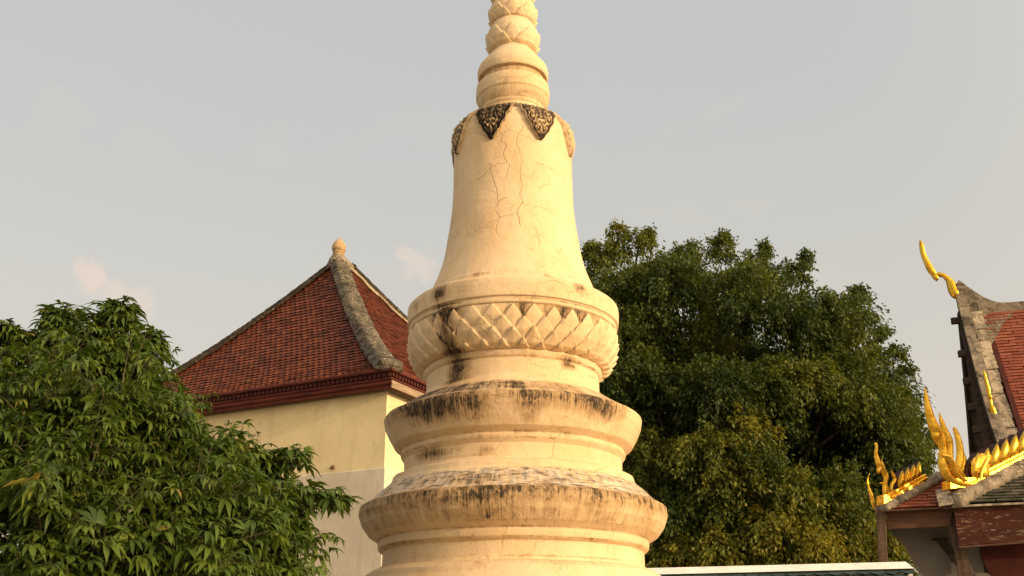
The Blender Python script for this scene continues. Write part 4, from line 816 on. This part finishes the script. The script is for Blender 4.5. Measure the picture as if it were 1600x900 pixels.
# side eave fascia and soffits so the roof is whole from other places
mb = MB(); a = E1 + v1 * 0.0 + v2 * 0.3; mb.box8([a - UP * 0.36, a + v2 * 0.5 - UP * 0.36, a + v2 * 0.5 - v1 * 0.06 - UP * 0.36, a - v1 * 0.06 - UP * 0.36, a - UP * 0.06, a + v2 * 0.5 - UP * 0.06, a + v2 * 0.5 - v1 * 0.06 - UP * 0.06, a - v1 * 0.06 - UP * 0.06]); mb.build('side_fascia', M['brownwood'], temple)
mb = MB(); a = E1 + v2 * 0.3 - v1 * 0.1 - UP * 0.05; mb.add([a, a - v1 * 8.5, a - v1 * 8.5 + v2 * 3.0 + UP * 0.5, a + v2 * 3.0 + UP * 0.5], [(0, 1, 2, 3)]); mb.build('soffit', M['soffit'], temple)
# posts, brackets, panels and the shaded wall under the eaves
def zb(P): return np.array([P[0], P[1], 0.0])
mb = MB(); a = on(1369, 798, E0 + v2 * 0.12, TA - 90); b = on(1384, 798, E0 + v2 * 0.12, TA - 90)
ab = on(1374, 900, E0 + v2 * 0.12, TA - 90); bb = on(1388, 900, E0 + v2 * 0.12, TA - 90); f = (ab - a) / (a[2] - ab[2]); f2 = (bb - b) / (b[2] - bb[2])
mb.box8([a + f * a[2], b + f2 * b[2], b + f2 * b[2] + v2 * 0.18, a + f * a[2] + v2 * 0.18, a, b, b + v2 * 0.18, a + v2 * 0.18]); mb.build('post', M['postwood'], temple, False, None, 0.012)
mb = MB(); P = [on(x, y, E0 + v2 * 0.28, TA - 90) for x, y in ((1497, 905), (1522, 905), (1512, 870), (1503, 845), (1496, 820), (1493, 800), (1477, 800), (1480, 815), (1487, 838), (1492, 860), (1496, 880))]; mb.prism(P, v2 * 0.10); mb.build('eave_bracket', M['postwood'], temple, False, None, 0.01)
mb = MB(); c0_ = on(1508, 905, E0 + v2 * 0.33, TA - 90); mb.box8([zb(c0_) - v1 * -0.15 - v2 * 0.1, zb(c0_) - v1 * 0.15 - v2 * 0.1, zb(c0_) - v1 * 0.15 + v2 * 0.1, zb(c0_) + v1 * 0.15 + v2 * 0.1, c0_ + v1 * 0.14 - v2 * 0.1, c0_ - v1 * 0.14 - v2 * 0.1, c0_ - v1 * 0.14 + v2 * 0.1, c0_ + v1 * 0.14 + v2 * 0.1]); mb.build('post', M['postwood'], temple)
PO = E0 + v2 * 0.95
mb = MB(); P = [on(x, y, PO, TA - 90) for x, y in ((1391, 822), (1392, 829), (1396, 837), (1402, 840), (1408, 845), (1415, 856), (1422, 868), (1430, 882), (1438, 898), (1446, 915), (1540, 915), (1530, 815))]; mb.prism(P, v2 * 0.08); mb.build('eave_panel', M['greypanel'], temple, False, None, 0.008)
mb = MB(); P = [on(x, y, PO - v2 * 0.14, TA - 90) for x, y in ((1456, 841), (1482, 839), (1482, 842.5), (1479, 843.5), (1490, 860), (1503, 880), (1503, 892), (1490, 877), (1463, 844), (1456, 844))]; mb.prism(P, v2 * 0.10); mb.build('strut', M['black_wood'], temple)
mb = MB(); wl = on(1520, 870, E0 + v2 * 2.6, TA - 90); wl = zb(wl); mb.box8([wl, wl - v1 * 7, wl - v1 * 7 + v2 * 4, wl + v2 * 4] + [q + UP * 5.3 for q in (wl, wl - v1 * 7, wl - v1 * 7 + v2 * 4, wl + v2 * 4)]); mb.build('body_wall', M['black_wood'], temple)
mb = MB(); P = [on(x, y, E0 + v2 * 0.9, TA - 90) for x, y in ((1533, 850), (1532, 862), (1535, 874), (1540, 885), (1547, 896), (1556, 905), (1720, 905), (1720, 838))]; mb.prism(P, v2 * 0.07); mb.build('red_panel', M['red_panel'], temple, False, None, 0.01)
mb = MB(); P = [on(x, y, E0 + v2 * 0.60, TA - 90) for x, y in ((1524, 895), (1542, 895), (1548, 899), (1548, 920), (1524, 920))]; mb.prism(P, v2 * 0.3); mb.build('column_capital', M['greypanel'], temple, False, None, 0.01)

# ---------------------------------------------------------------- low gallery roof in front of the tree
GY = on(1424, 884, at(1424, 884, 13.8), TA - 90 - 1.5); gdir = dirv(TA - 90 - 1.5)
gal = empty('gallery_wall', (GY[0], GY[1], 0), 'low courtyard wall with white coping and dark green tiles, below the big tree', 'wall')
gq = lambda x, y, o=0.0: on(x, y, GY + dirv(TA - 1.5) * o, TA - 91.5)
pxg = np.linalg.norm(gq(1425, 884) - gq(1424, 884))
A = gq(1415, 877.5); LG = 5.2; nv_ = dirv(TA - 1.5)
mb = MB(); th = 11.0 * pxg
a0 = gq(1415, 877.5, 0.16); a1 = gq(1428, 888)
mb.prism([a0 , a1 - UP * 0.0, a1 + gdir * LG * 1.0 , a0 + gdir * LG], nv_ * 0.30); mb.build('coping', M['coping'], gal, False, None, 0.01)
mb = MB(); b = a1 - UP * 0.012 + gdir * 0.02 + nv_ * 0.02
mb.prism([b, b - UP * 0.03, b - UP * 0.03 + gdir * LG, b + gdir * LG], nv_ * 0.25); mb.build('coping_shadow_board', M['black_wood'], gal)
mb = MB(); sfx = lambda s, t: (b - UP * 0.55 - nv_ * 0.75) + gdir * LG + np.outer(s, -gdir) + np.outer(t * 0.80, nv_) + np.outer(t * 0.56, UP)
tile_field(mb, sfx, int(LG / 0.18), 8, lambda s, t: (s > 0) & (s < LG - 0.05), 0.18, 0.115, 0.45, 0.03, 0.018, rs=31); mb.build('wall_tiles', M['tiles_glaze'], gal)
mb = MB(); c_ = zb(b) + nv_ * 0.02; mb.box8([c_, c_ + gdir * LG, c_ + gdir * LG + nv_ * 0.22, c_ + nv_ * 0.22] + [q + UP * (b[2] - 0.04) for q in (c_, c_ + gdir * LG, c_ + gdir * LG + nv_ * 0.22, c_ + nv_ * 0.22)]); mb.build('wall_body', M['coping'], gal)

# ---------------------------------------------------------------- trees
def limb_tree(name_parent, trunk_pts, trunk_r, targets, mat, rg, sub=3):
    mb = MB(); p, r = smooth_path(trunk_pts, trunk_r, 6); mb.tube(p, r, np.array([0, 1.0, 0.01]), 12); top = p
    for tg in targets:
        i = rg.integers(len(p) // 2, len(p)); s = p[i]; mid_ = s * 0.5 + tg * 0.5 + rg.normal(0, 0.12, 3) * np.linalg.norm(tg - s) * 0.5 + UP * 0.1; rr = r[i] * 0.5
        a, b = smooth_path([s, mid_, tg], [rr, rr * 0.55, rr * 0.16], 6); mb.tube(a, b, np.array([0.3, 1.0, 0.1]), 6)
    return mb.build('trunk', mat, name_parent, True)

def frames(d, up):
    """orthonormal frames with x = d"""
    d = d / (np.linalg.norm(d, axis=1)[:, None] + 1e-9); y = np.cross(up, d); y /= np.linalg.norm(y, axis=1)[:, None] + 1e-9; return d, y, np.cross(d, y)

# --- tree in front on the left: palmate leaves on drooping shoots
rg = np.random.default_rng(21)
LB_ = [(128, 550, 8.2, .34), (62, 612, 7.8, .40), (-20, 628, 7.6, .42), (95, 520, 8.2, .16), (178, 505, 8.2, .10), (160, 560, 8.3, .38), (205, 575, 8.3, .30), (245, 640, 8.0, .30), (60, 660, 7.2, .55), (180, 660, 7.3, .52), (330, 720, 7.7, .36), (385, 735, 7.9, .32), (422, 795, 7.9, .30), (485, 775, 7.9, .11), (520, 785, 7.9, .05), (100, 490, 8.2, .07), (185, 482, 8.2, .06), (460, 720, 8.0, .07), (10, 520, 8.0, .08), (36, 562, 8.0, .24), (300, 790, 7.1, .52), (120, 790, 6.8, .58), (0, 770, 6.7, .55), (390, 870, 7.5, .44), (250, 890, 6.8, .52), (80, 900, 6.5, .55), (-90, 700, 7.5, .58), (-140, 820, 7.0, .75), (448, 850, 7.9, .24), (170, 700, 8.7, .7), (310, 800, 8.5, .6), (40, 700, 8.9, .7), (180, 1000, 6.9, .7), (400, 990, 7.4, .6), (-50, 1000, 6.8, .7), (450, 970, 7.9, .36), (110, 1120, 7.4, .9), (350, 1120, 7.9, .8), (-200, 1050, 7.6, .9), (-230, 780, 7.9, .9), (-150, 720, 8.3, .6), (240, 720, 7.3, .45), (222, 540, 8.4, .15), ]
ltree_base = at(120, 800, 7.9); ltree_base[2] = 0
ltree = empty('palmate_leaf_tree', ltree_base, 'leafy green tree with fingered drooping leaves, in front of the cream hall at left', 'tree')
bc = np.array([at(x, y, Y) for x, y, Y, r in LB_]); br_ = np.array([q[3] for q in LB_])
limb_tree(ltree, [ltree_base, ltree_base + np.array([0.05, 0, 0.8]), ltree_base + np.array([-0.05, 0.05, 1.7]), ltree_base + np.array([0.1, 0.1, 2.6]), ltree_base + np.array([0.0, 0.1, 3.4])], [0.15, 0.12, 0.10, 0.07, 0.04], list(bc), M['bark'], rg)
P_, Dn, Sc = [], [], []
stems = MB()
for (c, r) in zip(bc, br_):
    n = int(32 * (r / 0.45) ** 2 + 5)
    for k in range(n):
        d = rg.normal(0, 1, 3); d[2] = d[2] * 0.8 + 0.35; d /= np.linalg.norm(d); rad = r * (rg.uniform(0.45, 1.05) if rg.random() < 0.8 else rg.uniform(1.05, 1.5)); tip = c + d * rad * np.array([1.05, 1.05, 0.95])
        st = c + d * rad * 0.35 - UP * 0.05; ax = tip - st; L = np.linalg.norm(ax)
        a, b_ = smooth_path([st, st * 0.5 + tip * 0.5 + UP * 0.03, tip], [0.007, 0.005, 0.003], 3); stems.tube(a, b_, np.array([0.2, 1, 0.3]), 4)
        nl = rg.integers(6, 10); phi0 = rg.uniform(0, 6.28)
        axn = ax / L + UP * 0.25; axn /= np.linalg.norm(axn); e1 = np.cross(axn, [0.3, 0.2, 0.9]); e1 /= np.linalg.norm(e1); e2 = np.cross(axn, e1)
        for q in range(nl):
            f = q / nl; ph = phi0 + q * 2.4; out = e1 * math.cos(ph) + e2 * math.sin(ph); pet = axn * (0.25 + 0.75 * f) + out * (1.0 - 0.35 * f); pet /= np.linalg.norm(pet)
            pl = rg.uniform(0.05, 0.12) * (1 - 0.3 * f); sp = tip - ax / L * min(L * 0.8, 0.24) * (1 - f); lp = sp + pet * pl
            P_.append(lp); Dn.append(pet); Sc.append(rg.choice([0.62, 0.8, 0.95, 1.1, 1.3]) * rg.uniform(0.85, 1.15) * (1 - 0.35 * f)); stems.tube([sp, lp], [0.0022, 0.0018], np.array([0.2, 1, 0.3]), 3)
P_ = np.array(P_); Dn = np.array(Dn); Sc = np.array(Sc); nL = len(P_)
# leaflet template (x along, y across, z up), 6 fingers per leaf fanned and drooping
def palmate(P_, Dn, Sc, rg):
    Vs, Fs, Ts = [], [], []; n = len(P_); hor = Dn.copy(); hor[:, 2] = hor[:, 2] * 0.3 - 0.15; up = np.tile(UP, (n, 1)) + rg.normal(0, 0.28, (n, 3)); x, y, z = frames(hor, up); z = np.where(z[:, 2:3] < 0, -z, z)
    tint = np.clip(0.45 + rg.normal(0, 0.17, n), 0, 1); tint[rg.random(n) < 0.008] = 1.0
    base = 0; angs = np.radians([-78, -46, -15, 15, 46, 78]); lens = np.array([0.72, 0.9, 1.0, 1.0, 0.9, 0.72])
    st = [0.0, 0.30, 0.62, 1.0]; wd = [0.0, 0.88, 0.92, 0.0]
    for a, ln in zip(angs, lens):
        aa = a + rg.normal(0, 0.10, n); L = 0.150 * ln * Sc * rg.uniform(0.85, 1.15, n); W = 0.0180 * Sc * rg.uniform(0.85, 1.15, n); droop = rg.uniform(0.25, 0.95, n); lift = rg.uniform(-0.05, 0.35, n)
        dx = x * np.cos(aa)[:, None] + y * np.sin(aa)[:, None]; dy = -x * np.sin(aa)[:, None] + y * np.cos(aa)[:, None]
        rows = []
        for s_, w_ in zip(st, wd):
            zz = lift * s_ - droop * s_ ** 2; xx = s_ * (1 - 0.22 * droop * s_); mid_ = P_ + dx * (xx * L)[:, None] + z * (zz * L)[:, None]
            if w_ == 0: rows.append([mid_])
            else:
                f = z * (0.42 * W * w_)[:, None]; rows.append([mid_ + dy * (W * w_)[:, None] + f, mid_, mid_ - dy * (W * w_)[:, None] + f])
        A = np.stack([r for rr in rows for r in rr], 1)   # n,8,3
        Vs.append(A.reshape(-1, 3)); o = base + np.arange(n)[:, None] * 8
        tri = np.array([(0, 2, 1), (0, 3, 2), (4, 5, 7), (5, 6, 7)]); quad = np.array([(1, 2, 5, 4), (2, 3, 6, 5)])
        tri2 = np.concatenate([tri, quad[:, [0, 1, 2]], quad[:, [0, 2, 3]]]); Fs.append((o[:, :, None] + tri2.T[None].transpose(0, 2, 1).reshape(1, -1)[None].reshape(1, 1, -1)).reshape(-1, 3)); Ts.append(np.repeat(np.clip(tint + rg.normal(0, 0.06, n), 0, 1), 8)); base += n * 8
    return np.concatenate(Vs), np.concatenate(Fs), np.concatenate(Ts)
M['leaf_l'] = leaf_mat('palmate_leaves', [(0.0, (0.030, 0.060, 0.012)), (0.4, (0.068, 0.116, 0.018)), (0.7, (0.115, 0.165, 0.025)), (0.95, (0.16, 0.20, 0.032)), (1.0, (0.25, 0.20, 0.05))], 0.30, 0.45)
V, F, Tn = palmate(P_, Dn, Sc, rg)
cw = build('crown', V, F, M['leaf_l'], ltree, False, {'tint': Tn})
stems.build('shoots', M['twig'], ltree)

# --- big round tree behind, right of the stupa
rg = np.random.default_rng(33)
TC = at(1140, 730, 34.0); rtree_base = np.array([TC[0], TC[1], 0.0])
rtree = empty('broadleaf_tree', rtree_base, 'big dark green round-crowned tree behind the temple finials, right of the stupa', 'tree')
rad = np.array([5.95, 5.2, 7.7]); cl_c, cl_r, cl_t = [], [], []
k = 0
while len(cl_c) < 235:
    d = rg.normal(0, 1, 3); d /= np.linalg.norm(d)
    if d[2] < -0.75 or (d[1] > 0.35 and rg.random() < 0.6): continue
    pw = (abs(d[0]) ** 2.5 + abs(d[1]) ** 2.5 + abs(d[2]) ** 2.5) ** (-1 / 2.5); f = rg.uniform(0.74, 0.94) if rg.random() < 0.78 else rg.uniform(0.35, 0.7)
    c = TC + d * pw * rad * f
    if c[2] < 2.6 or (c[0] > TC[0] + 0.5 and c[2] > TC[2] + 6.3 - 0.30 * (c[0] - TC[0]) ** 1.5): continue
    if any(np.linalg.norm(c - q) < 0.72 for q in cl_c): continue
    cl_c.append(c); cl_r.append(rg.uniform(0.8, 1.35)); cl_t.append(np.clip(0.38 + rg.normal(0, 0.20) + 0.16 * (c[0] - TC[0] > -2) * (c[2] < 6.5), 0.02, 0.98))  # low clumps get lighter leaf colour, painting in their sunlit patches
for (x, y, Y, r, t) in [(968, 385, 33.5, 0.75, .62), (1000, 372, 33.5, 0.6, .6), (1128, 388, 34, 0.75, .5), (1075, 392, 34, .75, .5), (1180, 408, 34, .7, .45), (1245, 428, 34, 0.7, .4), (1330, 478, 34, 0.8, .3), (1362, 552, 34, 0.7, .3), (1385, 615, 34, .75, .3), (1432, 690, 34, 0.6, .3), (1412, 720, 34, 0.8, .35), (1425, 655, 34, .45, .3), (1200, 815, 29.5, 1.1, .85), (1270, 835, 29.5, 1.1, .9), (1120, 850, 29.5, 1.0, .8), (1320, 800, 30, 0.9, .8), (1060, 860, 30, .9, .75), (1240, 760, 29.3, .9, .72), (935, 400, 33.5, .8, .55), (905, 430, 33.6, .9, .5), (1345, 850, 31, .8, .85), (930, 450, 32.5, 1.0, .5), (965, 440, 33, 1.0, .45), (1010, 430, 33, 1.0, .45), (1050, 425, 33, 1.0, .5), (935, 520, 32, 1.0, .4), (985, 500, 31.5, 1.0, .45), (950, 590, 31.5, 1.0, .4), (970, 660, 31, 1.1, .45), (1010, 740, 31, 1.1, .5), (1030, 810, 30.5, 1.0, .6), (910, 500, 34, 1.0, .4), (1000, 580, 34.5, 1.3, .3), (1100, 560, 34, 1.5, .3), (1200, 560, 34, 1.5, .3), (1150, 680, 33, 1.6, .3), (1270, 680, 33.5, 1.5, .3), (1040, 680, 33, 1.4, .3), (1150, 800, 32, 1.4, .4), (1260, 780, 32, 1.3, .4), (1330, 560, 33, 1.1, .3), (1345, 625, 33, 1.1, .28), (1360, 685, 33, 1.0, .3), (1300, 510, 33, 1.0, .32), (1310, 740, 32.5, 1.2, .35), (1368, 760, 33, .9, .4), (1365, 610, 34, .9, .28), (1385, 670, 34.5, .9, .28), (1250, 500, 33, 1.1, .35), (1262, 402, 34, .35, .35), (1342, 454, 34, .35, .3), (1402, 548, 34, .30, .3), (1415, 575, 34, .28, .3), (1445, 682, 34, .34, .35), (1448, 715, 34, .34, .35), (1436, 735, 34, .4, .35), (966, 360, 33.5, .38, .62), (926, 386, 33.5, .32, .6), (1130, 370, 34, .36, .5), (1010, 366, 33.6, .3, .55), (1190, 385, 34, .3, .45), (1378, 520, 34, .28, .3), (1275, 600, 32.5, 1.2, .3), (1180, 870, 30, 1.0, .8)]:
    cl_c.append(at(x, y, Y)); cl_r.append(r); cl_t.append(t)  # t: leaf tint, raised on low clumps to paint sunlit leaves
cl_c = np.array(cl_c); cl_r = np.array(cl_r); cl_t = np.array(cl_t)
limb_tree(rtree, [rtree_base, rtree_base + np.array([0.1, 0, 1.6]), rtree_base + np.array([-0.1, 0.1, 3.2]), rtree_base + np.array([0.2, 0, 6.0]), rtree_base + np.array([0.1, 0.1, 9.5])], [0.60, 0.46, 0.40, 0.28, 0.10], list(cl_c[::2]), M['bark'], rg)
Pl, Dl, Tl = [], [], []
for c, r, t in zip(cl_c, cl_r, cl_t):
    nt = int(46 * r * r + 10); d = rg.normal(0, 1, (nt, 3)); d[:, 2] = d[:, 2] * 0.75 + 0.15; d /= np.linalg.norm(d, axis=1)[:, None]; tl = r * rg.uniform(0.55, 1.15, nt)
    nlf = 34; s = rg.uniform(0.35, 1.0, (nt, nlf)) ** 0.8
    base = c + np.zeros((nt, nlf, 3)); p = base + d[:, None, :] * (tl[:, None] * s)[:, :, None]; p[:, :, 2] -= (0.42 * r * s ** 2.2)
    p += rg.normal(0, 0.085, p.shape); dd = d[:, None, :] * 0.7 + rg.normal(0, 0.6, p.shape); dd[:, :, 2] -= 0.75
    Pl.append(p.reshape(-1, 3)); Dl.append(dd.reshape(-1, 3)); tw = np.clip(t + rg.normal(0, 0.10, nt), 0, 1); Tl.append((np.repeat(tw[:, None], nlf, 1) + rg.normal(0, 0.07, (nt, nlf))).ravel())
Pl = np.concatenate(Pl); Dl = np.concatenate(Dl); Tl = np.clip(np.concatenate(Tl), 0, 1); n = len(Pl)
x, y, z = frames(Dl, np.tile(UP, (n, 1)) + rg.normal(0, 0.5, (n, 3))); L = rg.uniform(0.10, 0.17, n); W = L * rg.uniform(0.22, 0.32, n)
A = np.stack([Pl, Pl + x * (L * 0.45)[:, None] + y * W[:, None] + z * (0.25 * W)[:, None], Pl + x * L[:, None] - z * (0.12 * L)[:, None], Pl + x * (L * 0.45)[:, None] - y * W[:, None] + z * (0.25 * W)[:, None]], 1)
o = np.arange(n)[:, None] * 4; F = np.concatenate([o + np.array([[0, 2, 1]]), o + np.array([[0, 3, 2]])], 0)
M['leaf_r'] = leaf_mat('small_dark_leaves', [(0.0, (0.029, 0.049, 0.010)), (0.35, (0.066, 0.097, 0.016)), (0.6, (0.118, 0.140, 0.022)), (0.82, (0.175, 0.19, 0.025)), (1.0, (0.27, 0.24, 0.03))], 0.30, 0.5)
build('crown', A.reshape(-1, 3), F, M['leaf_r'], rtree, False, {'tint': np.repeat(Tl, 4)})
print('leaves', nL, n)
